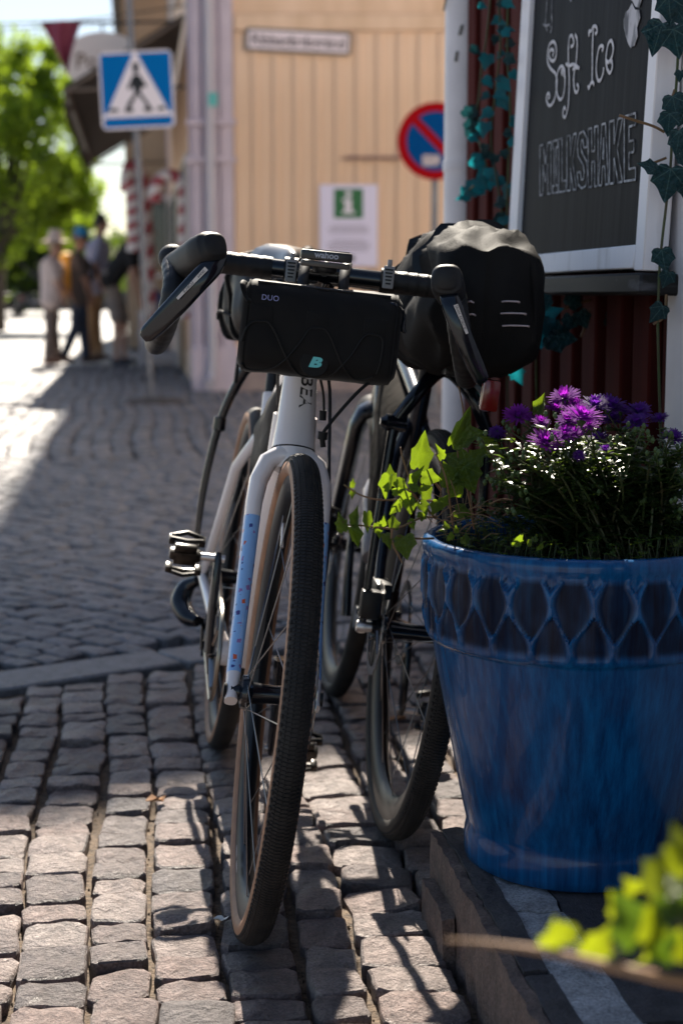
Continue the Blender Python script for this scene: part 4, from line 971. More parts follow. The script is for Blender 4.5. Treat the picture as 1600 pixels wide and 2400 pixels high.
# ---------------------------------------------------------------- bicycle 1 (white, facing the viewer)
WB = .96
cf = V((-.145, 2.218, 0)); F1 = V((sin(rad(7.0)), -cos(rad(7.0)), 0)); cr_ = cf - F1 * WB
B1 = bike_frame(cr_, F1, rad(7.8))
bk = thing('bicycle', (cf + cr_) / 2, 'white gravel bicycle with blue speckled fork, parked nose towards the viewer', 'bicycle', 'loaded touring bicycles')
RH, FH, BB = V((0, 0, .35)), V((WB, 0, .35)), V((.42, 0, .285))
HA = rad(70.5); aX = V((-cos(HA), 0, sin(HA))); fX = V((sin(HA), 0, cos(HA))); A0 = FH - fX * .05
def ax1(s, y=0, f_=0): return A0 + aX * s + fX * f_ + V((0, y, 0))
_q = Matrix.Rotation(rad(-1.0), 3, aX)
def B1s(p): return B1(A0 + _q @ (V(p) - A0))      # parts that turn with the steering
def Bl(B, pts): return [B(p) for p in pts]
up1 = B1(fX) - B1((0, 0, 0))
mb = MB()
# head tube with flared foot
n = 28; rings = []
for s_, ra, rb in ((.380, .0335, .036), (.392, .0325, .035), (.42, .030, .033), (.47, .0275, .031), (.52, .0255, .029), (.56, .025, .027)):
    rings.append([B1(ax1(s_, ra * cos(2 * pi * j / n), rb * sin(2 * pi * j / n) - .004)) for j in range(n)])
loft(mb, rings)
upb = B1((0, 0, 1)) - B1((0, 0, 0)); lat = B1((0, 1, 0)) - B1((0, 0, 0))
tube(mb, Bl(B1, [ax1(.44, 0, -.022), ax1(.40).lerp(BB, .12), ax1(.40).lerp(BB, .6), BB]), [.03, .031, .029, .03], 18, ell=(1, 1.15), up=lat)
tube(mb, Bl(B1, [ax1(.535, 0, -.015), ax1(.52).lerp(V((.29, 0, .70)), .3), V((.29, 0, .70))]), [.022, .02, .016], 16, up=lat)
tube(mb, Bl(B1, [BB, V((.36, 0, .5)), V((.275, 0, .745))]), [.021, .018, .0165], 16)
for s_ in (-1, 1):
    tube(mb, Bl(B1, [V((.30, s_ * .012, .675)), V((.24, s_ * .045, .60)), V((.10, s_ * .06, .44)), V((.0, s_ * .068, .352))]), [.0105, .0105, .0095, .009], 12)
    tube(mb, Bl(B1, [BB + V((-.02, s_ * .035, 0)), V((.28, s_ * .047, .30)), V((0, s_ * .068, .345))]), [.015, .012, .010], 12)
lathe(mb, [(.023, -.045), (.023, .045)], 20, lambda p: B1((BB.x + p[0], p[2], BB.z + p[1])), caps=True)
fr = obj('frame', mb, M_wpaint, bk, smooth=50)
# down-tube name on the head tube / lower crown seam
hx = B1(ax1(.46)); zz = (B1(aX) - B1((0, 0, 0))); yy = lat; ff = up1
mb = MB()
def onhead(p):   # p.x runs down the tube, p.y across
    s_ = .475 - p[0]; a = p[1] / .029
    tb = ((.380, .0335, .036), (.392, .0325, .035), (.42, .030, .033), (.47, .0275, .031), (.52, .0255, .029), (.56, .025, .027), (.7, .025, .027))
    for (s0, a0, b0), (s1, a1, b1) in zip(tb[:-1], tb[1:]):
        if s0 <= s_ <= s1 or s1 == .7: u = max(0, (s_ - s0) / (s1 - s0)); ra, rb = a0 + (a1 - a0) * u, b0 + (b1 - b0) * u; break
    return B1(ax1(s_, ra * sin(a) * 1.012 , rb * cos(a) * 1.012 - .004))
text_to(mb, 'ORBEA', .030, lambda p: onhead((p[0] - .012, p[1] + .008, 0)), .0002, bold=.0004, spacing=1.0)
obj('lettering', mb, mat('bike_letters', (.04, .038, .036), .4), fr, smooth=0)
mb = MB(); lathe(mb, [(.0335, -.001), (.034, .0), (.0335, .0015)], 32, lambda p: B1(ax1(.379 + p[2], p[0], p[1] * 1.06 - .004))); obj('headset_seam', mb, M_black, fr)
# fork
mb = MB()
for s_ in (-1, 1):
    path = [ax1(.366, s_ * .004), ax1(.366, s_ * .020), ax1(.355, s_ * .038), ax1(.325, s_ * .0485), ax1(.29, s_ * .052), ax1(.272, s_ * .0525), ax1(.267, s_ * .0526), ax1(.12, s_ * .056, .012), ax1(.03, s_ * .059, .035), ax1(.024, s_ * .059, .037), ax1(-.015, s_ * .06, .05)]
    rr = [.024, .022, .0195, .0185, .0165, .016, .016, .0145, .0135, .0135, .012]
    n = 16; base_i = len(mb.f); tube(mb, Bl(B1s, path), rr, n, ell=(.78, 1.25), up=up1, pw=.8)
    for i in range(len(path) - 1):
        s_v = i
        for j in range(n): mb.m[base_i + i * n + j] = 1 if 6 <= i <= 8 else 0
lathe(mb, [(.012, .345), (.027, .347), (.031, .36), (.0325, .3775)], 28, lambda p: B1(ax1(p[2], p[0], p[1] * 1.08 - .003)), caps=True)
fk = obj('fork', mb, [M_wpaint, M_terr], bk, smooth=50)
mb = MB()
for s_ in (-1, 1): lathe(mb, [(.0, 0), (.010, 0), (.011, .004), (.0, .005)], 16, lambda p: B1s((FH.x + p[0], s_ * (.068 + p[2]), FH.z + p[1])))
tube(mb, Bl(B1s, [FH + V((0, -.06, 0)), FH + V((0, .06, 0))]), .009, 12); obj('axle', mb, M_black, fk)
mb = MB(); rbox(mb, (.055, .026, .075), .008, lambda p: B1s((A0 + aX * .10 + fX * -.005 + V((p[0] - .012, .050 + p[1], p[2]))))); obj('brake_caliper', mb, M_black, fk)
M_rim1 = mat('rim_black', (.010, .013, .017), .42, spec=.3)
fwl = wheel(bk, B1s, FH, .35, (M_tan, M_rim1), rotor=1, rim_depth=.03)
mb = MB(); 
def rimpt(a, rr, y): return B1s((FH.x + rr * cos(a), y, FH.z + rr * sin(a)))
for a0, a1 in ((-1.98, -1.90), (-1.86, -1.78)):
    poly(mb, [rimpt(a0, .300, -.0146), rimpt(a1, .300, -.0146), rimpt(a1, .293, -.0148), rimpt(a0, .293, -.0148)], .0005, B1((0, -1, 0)) - B1((0, 0, 0)))
obj('rim_decal', mb, mat('decal_grey', (.4, .4, .42), .4), fwl, smooth=0)
wheel(bk, B1, RH, .35, (M_tan, M_rim1), knobs=False, rotor=1, hubw=.062, nsp=24, rim_depth=.03)
# drivetrain
mb = MB(); nt_ = 40; Y0 = -.052
def cr(a, r_, y): return B1((BB.x + r_ * cos(a), y, BB.z + r_ * sin(a)))
rr = []
for y in (Y0 - .0016, Y0 + .0016):
    rr.append([cr(2 * pi * k / (nt_ * 2), .087 if k % 2 else .083, y) for k in range(nt_ * 2)])
ri = [[cr(2 * pi * k / (nt_ * 2), .07, y) for k in range(nt_ * 2)] for y in (Y0 + .0016, Y0 - .0016)]
loft(mb, [rr[0], rr[1], ri[0], ri[1]], 0, False, True, True)
for k in range(4): tube(mb, [cr(rad(45 + 90 * k), .015, Y0 - .004), cr(rad(45 + 90 * k), .074, Y0)], .008, 8, ell=(1, .4))
obj('chainring', mb, M_steel, bk)
ca = rad(86)                                    # right crank up, left crank down
for s_, y in ((1, -.07), (-1, .07)):
    mb = MB(); tip = V((BB.x + s_ * .17 * cos(ca), y, BB.z + s_ * .17 * sin(ca)))
    tube(mb, Bl(B1, [V((BB.x, y * .9, BB.z)), V((BB.x, y * .95, BB.z)).lerp(tip, .5), tip, tip + V((0, 0, s_ * .012))]), [.019, .016, .0135, .008], 14, ell=(1, .55), up=lat, pw=.8)
    obj('crank_arm', mb, M_gloss, bk); pedal(bk, B1, (tip.x, y + (-.058 if y < 0 else .058), tip.z), -1 if y < 0 else 1)
mb = MB()
for k in range(5):
    R_ = .028 + .006 * k; lathe(mb, [(R_, -.048 + .005 * k * -1 + .02), (R_, -.0455 + .005 * k * -1 + .02)], 26, lambda p: B1((p[0], p[2] - .01, .35 + p[1])), caps=True)
obj('cassette', mb, M_steel, bk)
mb = MB(); chain = []
tp = [cr(a, .0865, Y0) for a in [rad(95 - 12 * k) for k in range(16)]]
cs_ = [B1((.045 * cos(a), Y0 + .008, .35 + .045 * sin(a))) for a in [rad(85 + 15 * k) for k in range(10)]]
cl = cs_[::-1][:0] + [tp[0]] + []
loop = tp + [B1((.06, Y0 + .004, .21)), B1((.035, Y0 + .004, .205)), B1((.03, Y0 + .005, .225)), B1((.055, Y0 + .006, .265)), B1((.05, Y0 + .007, .29)), B1((.02, Y0 + .008, .31))] + [B1((-.045 * cos(a), Y0 + .008, .35 + .045 * sin(a))) for a in (-.6, 0, .6, 1.2)]
tube(mb, loop, .0042, 6, closed=True, ell=(1, .8)); obj('chain', mb, mat('chain', (.25, .23, .2), .35, metal=1), bk)
mb = MB()
tube(mb, catmull(Bl(B1, [V((.0, -.078, .335)), V((-.015, -.098, .315)), V((-.005, -.105, .285)), V((.03, -.09, .265)), V((.055, -.07, .262))]), 5), [.010, .018, .022, .019, .012], 12); tube(mb, Bl(B1, [V((.045, -.06, .27)), V((.05, -.055, .205))]), .009, 10, ell=(1, .4))
for z in (.262, .208): lathe(mb, [(.001, -.003), (.018, -.003), (.018, .003), (.001, .003)], 16, lambda p: B1((.048 + p[0], -.052 + p[2], z + p[1])))
obj('rear_derailleur', mb, M_gloss, bk)
# seat post and saddle
mb = MB(); tube(mb, Bl(B1, [V((.275, 0, .74)), V((.238, 0, .955))]), .0136, 16); obj('seat_post', mb, M_black, bk)
def saddle(root, B, x0, z0):
    mb = MB(); n = 16; rings = []
    for xx, w_2, h_, dz in ((.0, .045, .012, -.012), (.015, .066, .018, -.004), (.05, .072, .022, 0), (.10, .055, .022, -.004), (.15, .033, .021, -.008), (.20, .022, .020, -.010), (.245, .018, .017, -.014), (.262, .010, .010, -.02)):
        rings.append([B((x0 + xx, w_2 * math.copysign(abs(cos(2 * pi * j / n)) ** .7, cos(2 * pi * j / n)), z0 + dz + h_ * sin(2 * pi * j / n) - (abs(cos(2 * pi * j / n)) ** 3) * h_ * .9)) for j in range(n)])
    loft(mb, rings); sd_ = obj('saddle', mb, mat('saddle_black', (.018, .019, .021), .28, spec=.6), root, smooth=60)
    mb = MB()
    for s_ in (-1, 1): tube(mb, catmull(Bl(B, [V((x0 + .03, s_ * .03, z0 - .012)), V((x0 + .08, s_ * .022, z0 - .045)), V((x0 + .16, s_ * .02, z0 - .045)), V((x0 + .23, s_ * .008, z0 - .02))]), 5), .0035, 8)
    obj('saddle_rail', mb, M_steel, sd_)
saddle(bk, B1, .12, 1.0)
# rear rack: arch from axle to post, left-hand leg bows outwards
for s_ in (-1, 1):
    mb = MB(); path = [V((0, s_ * .086, .352)), V((.005, s_ * .09, .44)), V((.01, s_ * .088, .54)), V((.02, s_ * .074, .66)), V((.04, s_ * .052, .74)), V((.06, s_ * .03, .79)), V((.09, 0, .815))]
    tube(mb, catmull(Bl(B1, path), 6), [.006, .0065, .0075, .008, .0095, .012, .013], 12); lathe(mb, [(.009, -.015), (.0125, -.012), (.0125, .012), (.009, .015)], 14, lambda p: B1(path[3]) + (B1((0, 0, 1)) - B1((0, 0, 0))) * p[2] + lat * p[0] + F1 * p[1], caps=True)
    obj('rack_leg', mb, M_gloss, bk)
mb = MB(); rbox(mb, (.30, .07, .025), .008, lambda p: B1((.06 + p[0], p[1], .815 + p[2]))); tube(mb, Bl(B1, [V((.06, 0, .81)), V((.255, 0, .86))]), .013, 10); tube(mb, Bl(B1, [V((.13, -.06, .80)), V((.13, -.06, .75))]), .004, 8); obj('rack_deck', mb, M_black, bk)
# handlebar, surveyed at its own depth
def bar_side(pts, r, k=7): return catmull(pts, k)
mb = MB(); barL, barR = P(512, 614, 2.385), P(1012, 672, 2.40)
Rv = (barR - barL).normalized(); barC = (barL + barR) / 2
tube(mb, [barL.lerp(barR, .22), barL.lerp(barR, .78)], [.0145, .0145], 20)
tube(mb, [barL.lerp(barR, .40), barL.lerp(barR, .60)], .0165, 20)
hb = obj('handlebar', mb, M_gloss, bk)
def taped(pts, r=.0165):
    cl = catmull(pts, 14); m_ = len(cl); L_ = [0]
    for a, b in zip(cl[:-1], cl[1:]): L_.append(L_[-1] + (b - a).length)
    out = MB(); tube(out, cl, [r + .0011 * ((x_ / .017) % 1.0) for x_ in L_], 20); return out
drL = [barL.lerp(barR, .25), barL.lerp(barR, .1), barL, P(440, 606, 2.375), P(408, 618, 2.335), P(410, 660, 2.285), P(400, 720, 2.275), P(382, 775, 2.31), P(370, 800, 2.37), P(366, 805, 2.40)]
drR = [barL.lerp(barR, .77), barL.lerp(barR, .9), barR, P(1045, 676, 2.395), P(1064, 690, 2.36), P(1070, 730, 2.31), P(1078, 790, 2.30), P(1088, 850, 2.33), P(1093, 880, 2.39), P(1094, 886, 2.42)]
obj('bar_tape', taped(drL), M_tape, hb, smooth=60); obj('bar_tape', taped(drR), M_tape, hb, smooth=60)
mb = MB(); tube(mb, Bl(B1, [ax1(.56), ax1(.60)]), .019, 20); tube(mb, [B1(ax1(.585)), barC], [.018, .02], 16); obj('stem', mb, M_gloss, bk)
toCam = V((0, -1, .12)).normalized()
def hood(pts, rs): 
    mb = MB(); tube(mb, catmull(pts, 6), rs, 20, ell=(1, 1), pw=.72, up=(0, 0, 1)); return mb
hl = obj('brake_hood', hood([P(404, 628, 2.35), P(424, 626, 2.325), P(452, 612, 2.28), P(478, 593, 2.24), P(497, 579, 2.222), P(505, 572, 2.212)], [.018, .0235, .0255, .0255, .0228, .015]), M_hood, hb, smooth=60)
hr = obj('brake_hood', hood([P(1062, 694, 2.385), P(1058, 690, 2.35), P(1052, 676, 2.29), P(1047, 662, 2.255), P(1046, 654, 2.24), P(1046, 652, 2.233)], [.015, .0205, .0222, .023, .0215, .014]), M_hood, hb, smooth=60)
mb = MB(); ball(mb, P(405, 606, 2.352), .0215, 16, 12); obj('tape_bend', mb, M_hood, hb)
def lever(pts, rs, root_):
    mb = MB(); tube(mb, catmull(pts, 6), rs, 18, ell=(1, .5), up=toCam, pw=.8); return obj('brake_lever', mb, M_gloss, root_, smooth=60)
ll = lever([P(512, 600, 2.228), P(494, 628, 2.214), P(460, 664, 2.208), P(420, 708, 2.212), P(378, 752, 2.22), P(347, 782, 2.228), P(336, 792, 2.23)], [.0135, .0155, .0155, .0155, .0145, .012, .007], hb)
lr = lever([P(1050, 690, 2.245), P(1058, 715, 2.232), P(1074, 762, 2.226), P(1094, 812, 2.228), P(1114, 858, 2.235), P(1128, 888, 2.24), P(1132, 896, 2.242)], [.013, .0145, .0135, .0130, .0125, .0105, .0065], hb)
M_lab = mat('lever_label', (.60, .55, .52), .35)
for par, a, b, dd, txt in ((ll, (484, 629), (414, 699), 2.1975, 1), (lr, (1067, 714), (1092, 783), 2.217, 1)):
    pa, pb = P(*a, dd), P(*b, dd); x_ = (pb - pa).normalized(); y_ = x_.cross(toCam).normalized(); mid = (pa + pb) / 2; ln = (pb - pa).length
    mb = MB(); poly(mb, [pa - y_ * .0032, pa + y_ * .0032, pb + y_ * .0006, pb - y_ * .0032], .0006, toCam); lbp = obj('label_strip', mb, M_lab, par, smooth=0)
    mb = MB(); fr_ = frame(mid + toCam * .0009, x_, -y_ if par is lr else -y_, toCam)
    text_to(mb, 'SRAM', .0052, lambda p: fr_((p[0] - ln * .32, p[1], p[2])), .00005); text_to(mb, 'FORCE', .0064, lambda p: fr_((p[0] + ln * .12, p[1], p[2])), .00005); obj('lettering', mb, M_sblk, lbp, smooth=0)
# strap buckles on the bar
for px, py in ((682, 634), (910, 650)):
    q = P(px, py, 2.372); mb = MB(); up_ = Rv.cross(toCam) * -1
    rbox(mb, (.0165, .004, .034), .002, frame(q, Rv, toCam, up_)); 
    tube(mb, [q + up_ * .017, q + up_ * .026], .0035, 8)
    sb = obj('strap_buckle', mb, mat('strap_grey', (.30, .28, .27), .35), hb)
    mb = MB()
    for k in range(5): rbox(mb, (.012 - .001 * k, .002, .0022), .0, frame(q + toCam * .003 + up_ * (.011 - .0052 * k), Rv, toCam, up_))
    obj('strap_teeth', mb, M_black, sb)
    mb = MB(); lathe(mb, [(.018, -.010), (.0195, -.010), (.0195, .010), (.018, .010)], 22, lambda p: (barL + Rv * (q - barL).dot(Rv)) + Rv * p[2] + toCam * p[0] + up_ * p[1]); obj('strap', mb, M_black, sb)
# bike computer on its out-front mount
cc = P(763, 607, 2.315); upc = V((.10, 0, .995)); Rc_ = (Rv - upc * Rv.dot(upc)).normalized(); Fc = Rc_.cross(upc)
comp = thing('bike_computer', cc - V((0, 0, .012)), 'small black bike computer mounted above the handlebar bag', 'bike computer')
mb = MB(); rbox(mb, (.074, .058, .0135), .0035, frame(cc + upc * .004, Rc_, Fc, upc)); case = obj('case', mb, mat('computer_black', (.016, .017, .019), .3), comp)
mb = MB(); rbox(mb, (.070, .052, .008), .002, frame(cc - upc * .0085, Rc_, Fc, upc)); obj('back_cover', mb, mat('computer_bronze', (.06, .05, .042), .35), comp)
mb = MB(); rbox(mb, (.066, .048, .001), .0, frame(cc + upc * .0115, Rc_, Fc, upc)); obj('screen', mb, mat('computer_screen', (.02, .022, .025), .12), case)
mb = MB(); text_to(mb, 'wahoo', .0125, frame(cc + upc * .0042 + Fc * .0294, Rc_, upc, Fc), .0001, bold=.0003); obj('lettering', mb, mat('computer_letters', (.36, .38, .44), .4), case, smooth=0)
mb = MB(); lathe(mb, [(.016, -.02), (.018, -.016), (.018, -.0125)], 20, lambda p: cc + Rc_ * p[0] + Fc * p[1] + upc * p[2], caps=True); tube(mb, [cc - upc * .018, barC + upc * .012], .008, 10); obj('mount', mb, M_black, comp)
# brake hoses from the stem area down to fork and frame, valve stem, through-bolts
mb = MB(); tube(mb, catmull([barC + V((.03, .02, -.01)), B1(ax1(.55, .03, .03)), B1(ax1(.47, .045, .02)), B1s(ax1(.36, .055, .012)), B1s(ax1(.25, .066, .004)), B1s(ax1(.12, .064, -.004))], 8), .0026, 8); obj('brake_hose', mb, M_black, bk)
mb = MB(); tube(mb, catmull([barC + V((-.03, .02, -.01)), B1(ax1(.54, -.035, .01)), B1(ax1(.50, -.033, -.02)), B1(ax1(.46, -.026, -.045))], 8), .0026, 8); obj('brake_hose', mb, M_black, bk)
mb = MB(); tube(mb, [B1s((FH.x - .297 * sin(.7), 0, FH.z + .297 * cos(.7))), B1s((FH.x - .25 * sin(.7), 0, FH.z + .25 * cos(.7)))], .0028, 8); obj('valve_stem', mb, M_alu, fwl)
# ---------------------------------------------------------------- handlebar bag
M_bag = mat('bag_nylon', (.0045, .0045, .0048), .65, spec=.14, col2=(.0065, .0062, .006), nscale=30, bump=(.25, .0012), bscale=900, sheen=.1)
bo = P(747, 781, 2.305); Rb = Rv.copy(); Ub = (V((0, .06, 1)) - Rb * Rb.dot(V((0, .06, 1)))).normalized(); Fb = Rb.cross(Ub)
HW, HH, HD = .1135, .066, .060
def bagsec(r, q):
    e = 1 - max(0, (abs(r) / HW - .86) / .14) ** 2 * .16
    c_, s_ = cos(q), sin(q); ex = .5
    f_ = HD * math.copysign(abs(c_) ** ex, c_); u_ = HH * math.copysign(abs(s_) ** ex, s_)
    wr = .0022 * noise.noise(V((r * 22, f_ * 25, u_ * 30))) + .0022 * (.3 - abs(noise.noise(V((r * 34 + u_ * 22, f_ * 20 + 4, u_ * 26)))))
    return bo + Rb * r + Fb * ((f_ + wr) * e) + Ub * ((u_ + wr) * e)
hbag = thing('handlebar_bag', bo - V((0, 0, .07)), 'black barrel-shaped handlebar bag laced with cord on the white bicycle', 'bag', 'bags on the bicycles')
mb = MB(); n = 72; loft(mb, [[bagsec(HW * (-1 + 2 * i / 48), 2 * pi * j / n) for j in range(n)] for i in range(49)]); body_ = obj('body', mb, M_bag, hbag, smooth=50)
def onbag(px, py, off=.0012):
    r0 = ray(px, py); o0 = V((0, 0, CAMH)); pl0 = bo + Fb * HD; t_ = (pl0 - o0).dot(Fb) / r0.dot(Fb); h_ = o0 + r0 * t_ - bo
    r, u = h_.dot(Rb), h_.dot(Ub); u = max(-HH * .998, min(HH * .998, u)); k = abs(u / HH)
    return bo + Rb * r + Ub * u + Fb * (HD * (1 - k ** 4) ** .25 + off)
def c6(x, y): return (x / 3.564 + 560, y / 3.564 + 540)
for pts in ([(22, 930), (60, 820), (120, 765), (180, 760), (245, 768), (300, 850), (350, 960), (400, 1070), (450, 1150), (520, 1205), (620, 1222), (720, 1222), (790, 1200), (850, 1140), (940, 1040), (1010, 930), (1070, 870), (1150, 880), (1190, 900), (1200, 960), (1180, 1100), (1150, 1200)],
            [(22, 1110), (60, 1150), (180, 1165), (280, 1150), (370, 1095), (450, 1010), (530, 910), (590, 825), (650, 818), (715, 825), (770, 900), (810, 1000), (850, 1100), (900, 1180), (960, 1235), (1040, 1245), (1120, 1225)]):
    mb = MB(); tube(mb, catmull([onbag(*c6(*q)) for q in pts], 4), .0017, 8); obj('lacing_cord', mb, M_cord, hbag)
for x_, y_ in ((182, 735), (655, 795), (1130, 855)):
    q = onbag(*c6(x_, y_), .0006); mb = MB(); rbox(mb, (.032, .0015, .022), .0005, frame(q + Ub * .008, Rb, Fb, Ub)); obj('daisy_loop', mb, M_bag, hbag)
for r in (-HW * .93, HW * .93):
    mb = MB(); tube(mb, [bagsec(r, 2 * pi * j / 60) + (bagsec(r, 2 * pi * j / 60) - (bo + Rb * r)).normalized() * .0006 for j in range(60)], .0016, 6, closed=True); obj('seam_piping', mb, M_bag, hbag)
q = onbag(*c6(630, 1105), .0004); mb = MB(); lathe(mb, [(.001, .0014), (.0195, .0014), (.021, 0)], 30, lambda p: q + Rb * p[0] + Ub * p[1] + Fb * p[2]); pt_ = obj('logo_patch', mb, mat('rubber_patch', (.006, .006, .006), .6, spec=.2), hbag)
mb = MB(); fr_ = frame(q + Fb * .002, Rb, Ub, Fb); fr2 = lambda p: fr_((p[0] * 1.5, p[1], p[2])); text_to(mb, 'B', .019, fr2, .0002, shear=.25, bold=.0011); obj('logo_letter', mb, mat('logo_teal', (.12, .52, .52), .5), pt_, smooth=0)
q = onbag(*c6(262, 566), .0032); mb = MB(); text_to(mb, 'DUO', .0108, frame(q, Rb, Ub, Fb), .0002, spacing=1.05); obj('lettering', mb, mat('logo_lilac', (.28, .30, .55), .5), hbag, smooth=0)
mb = MB()
tube(mb, [bo + Ub * (HH * .93) + Fb * (HD * .72) + Rb * r for r in (-.095, -.05, 0, .05, .095)], .0028, 8, ell=(1.4, .7)); obj('zip', mb, mat('zip_black', (.03, .03, .032), .35), hbag)
mb = MB(); tube(mb, catmull([onbag(584, 706, .001), P(575, 690, 2.25), P(569, 668, 2.255), P(574, 660, 2.27), P(583, 676, 2.27), P(590, 700, 2.255)], 5), .0042, 10, ell=(1, .5)); obj('pull_loop', mb, M_bag, hbag)
mb = MB(); tube(mb, catmull([P(905, 708, 2.27), P(925, 714, 2.265), P(940, 728, 2.27), P(946, 745, 2.27), P(943, 770, 2.265), P(950, 780, 2.265)], 5), [.003, .005, .006, .005, .0075, .004], 10, ell=(1, .6)); ob_ = obj('zip_puller', mb, M_gloss, hbag)
mb = MB(); tube(mb, catmull([P(868, 893, 2.27), P(835, 922, 2.262), P(795, 966, 2.255), P(765, 1003, 2.25), P(757, 1016, 2.25)], 6), .0026, 8); tube(mb, [P(757, 1012, 2.249), P(755, 1030, 2.249)], .0072, 10); tube(mb, catmull([P(755, 1028, 2.249), P(757, 1048, 2.249)], 2), .004, 8); obj('draw_cord', mb, M_cord, hbag)
mb = MB(); tube(mb, catmull([P(750, 885, 2.33), P(757, 920, 2.335), P(759, 955, 2.335), P(757, 978, 2.333)], 5), .002, 8); tube(mb, [P(757, 962, 2.333), P(756, 985, 2.333)], .0055, 10); obj('strap_tail', mb, M_cord, hbag)
mb = MB()
for r in (-.03, .03): tube(mb, catmull([bo + Rb * r + Ub * .055 - Fb * .02, bo + Rb * r + Ub * .09 - Fb * .05, barC + Rb * r + Ub * .02, barC + Rb * r + Ub * .0 - Fb * .022, bo + Rb * r + Ub * .05 - Fb * .055], 4), .008, 8, ell=(1, .3)); 
obj('mount_strap', mb, M_black, hbag)
# ---------------------------------------------------------------- bags and bottle on bicycle 1
def slab_bag(B, corners, th, name, label, m, seed, group='bags on the bicycles', grid=10):
    rg_ = random.Random(seed); q = [V(c) for c in corners]; mb = MB(); rows = {}
    o_ = B(q[0].lerp(q[2], .5))
    bg_ = thing(name, o_ - V((0, 0, .1)), label, 'bag', group)
    for s_ in (-1, 1):
        vs = []
        for i in range(grid + 1):
            for j in range(grid + 1):
                u, v = i / grid, j / grid; p = q[0].lerp(q[1], u).lerp(q[3].lerp(q[2], u), v); e_ = (1 - abs(2 * u - 1) ** 4) * (1 - abs(2 * v - 1) ** 4)
                vs.append(B((p.x, s_ * th * (.35 + .65 * e_ ** .5) + .008 * noise.noise(V((p.x * 26, s_ * 3 + seed, p.z * 38))) * e_, p.z)))
        mb.add(vs, [(i * (grid + 1) + j, (i + 1) * (grid + 1) + j, (i + 1) * (grid + 1) + j + 1, i * (grid + 1) + j + 1) for i in range(grid) for j in range(grid)])
    G1 = grid + 1; N2 = G1 * G1
    edge = [i * G1 for i in range(grid)] + [grid * G1 + j for j in range(grid)] + [i * G1 + grid for i in range(grid, 0, -1)] + [j for j in range(grid, 0, -1)]
    k0 = 0
    mb.f += [(edge[k], edge[(k + 1) % len(edge)], N2 + edge[(k + 1) % len(edge)], N2 + edge[k]) for k in range(len(edge))]; mb.m += [0] * len(edge)
    obj('body', mb, m, bg_, smooth=70); return bg_
M_fbag = mat('frame_bag_cloth', (.03, .026, .023), .65, spec=.2, col2=(.03, .026, .024), nscale=14, bump=(.5, .004), bscale=30)
slab_bag(B1, [ax1(.50) + V((-.05, 0, 0)), V((.33, 0, .69)), V((.36, 0, .60)), V((.62, 0, .62))], .034, 'frame_bag', 'slim dark frame bag under the white top tube', M_fbag, 3)
# seat pack on the rack
def barrel_bag(B, x0, x1, zc, hw, hh, name, label, m, seed, yoff=0.0, ex=.55, tops=None, crease=.02):
    mb = MB(); n = 72; ns_ = 44; rings = []
    for i in range(ns_ + 1):
        u = i / ns_; x_ = x0 + (x1 - x0) * u; e_ = (1 - abs(2 * u - 1) ** 5 * .28); rise = tops(u) if tops else 0
        ring = []
        for j in range(n):
            q = 2 * pi * j / n; c_, s_ = cos(q), sin(q); y = hw * e_ * math.copysign(abs(c_) ** ex, c_); z = hh * e_ * math.copysign(abs(s_) ** ex, s_)
            if z > 0: z *= 1 + rise; y *= 1 - .25 * (z / hh) ** 2 * (1 if rise else .4)
            k = .012 * noise.noise(V((x_ * 12, y * 15 + seed, z * 13))) + crease * (.35 - abs(noise.noise(V((x_ * 15 + z * 9, y * 17 + seed, z * 11)))) )
            ring.append(B((x_ + k * .6, yoff + y + k * c_, zc + z + k * s_)))
        rings.append(ring)
    o_ = B(((x0 + x1) / 2, yoff, zc - hh)); bg_ = thing(name, o_, label, 'bag', 'bags on the bicycles'); loft(mb, rings); bd = obj('body', mb, m, bg_, smooth=70); return bg_, bd, rings
M_bag2 = mat('seat_pack_cloth', (.020, .018, .017), .42, col2=(.03, .027, .025), nscale=12, bump=(.4, .003), bscale=60)
rbag, bd, rgs = barrel_bag(B1, -.10, .19, .915, .092, .082, 'seat_pack', 'black seat pack behind the saddle, half hidden by the handlebar bag', M_bag2, 5)
for i in (18, 32):
    mb = MB(); tube(mb, [p + (p - B1((-.10 + .29 * i / 44, 0, .915))).normalized() * .001 for p in rgs[i]], .009, 6, closed=True, ell=(.25, 1)); obj('strap', mb, M_black, rbag)
mb = MB(); tube(mb, catmull([rgs[36][40], rgs[28][38] + V((-.012, 0, 0)), rgs[18][40] + V((-.01, 0, 0))], 4), .003, 8); obj('cord', mb, M_cord, rbag)
# bottle in the down-tube cage
q0 = ax1(.38).lerp(BB, .58); dv = (ax1(.38) - BB).normalized(); nv = V((-dv.z, 0, dv.x)); bc_ = q0 + nv * .065
mb = MB(); prof = [(.001, 0), (.034, 0), (.036, .01), (.036, .075), (.033, .085), (.036, .095), (.036, .13), (.026, .15), (.02, .155), (.02, .17), (.008, .172), (.008, .185), (.001, .186)]
lathe(mb, prof, 24, lambda p: B1(bc_ + dv * (p[2] - .08) + nv * p[0] + V((0, p[1], 0))))
for i in range(len(prof) - 1):
    for j in range(24): mb.m[i * 24 + j] = 1 if 3 <= i <= 5 else 0
obj('water_bottle', mb, [mat('bottle_white', (.6, .58, .58), .4), mat('bottle_red', (.5, .06, .03), .4)], None, 'white water bottle with a red band in the white bicycle frame', 'bottle')
mb = MB(); tube(mb, catmull([B1(q0 + nv * .022 + dv * -.07), B1(bc_ + dv * -.085), B1(bc_ + nv * .04 + dv * -.05), B1(bc_ + nv * .04 + dv * .02)], 5), .004, 8); obj('bottle_cage', mb, M_black, bk)

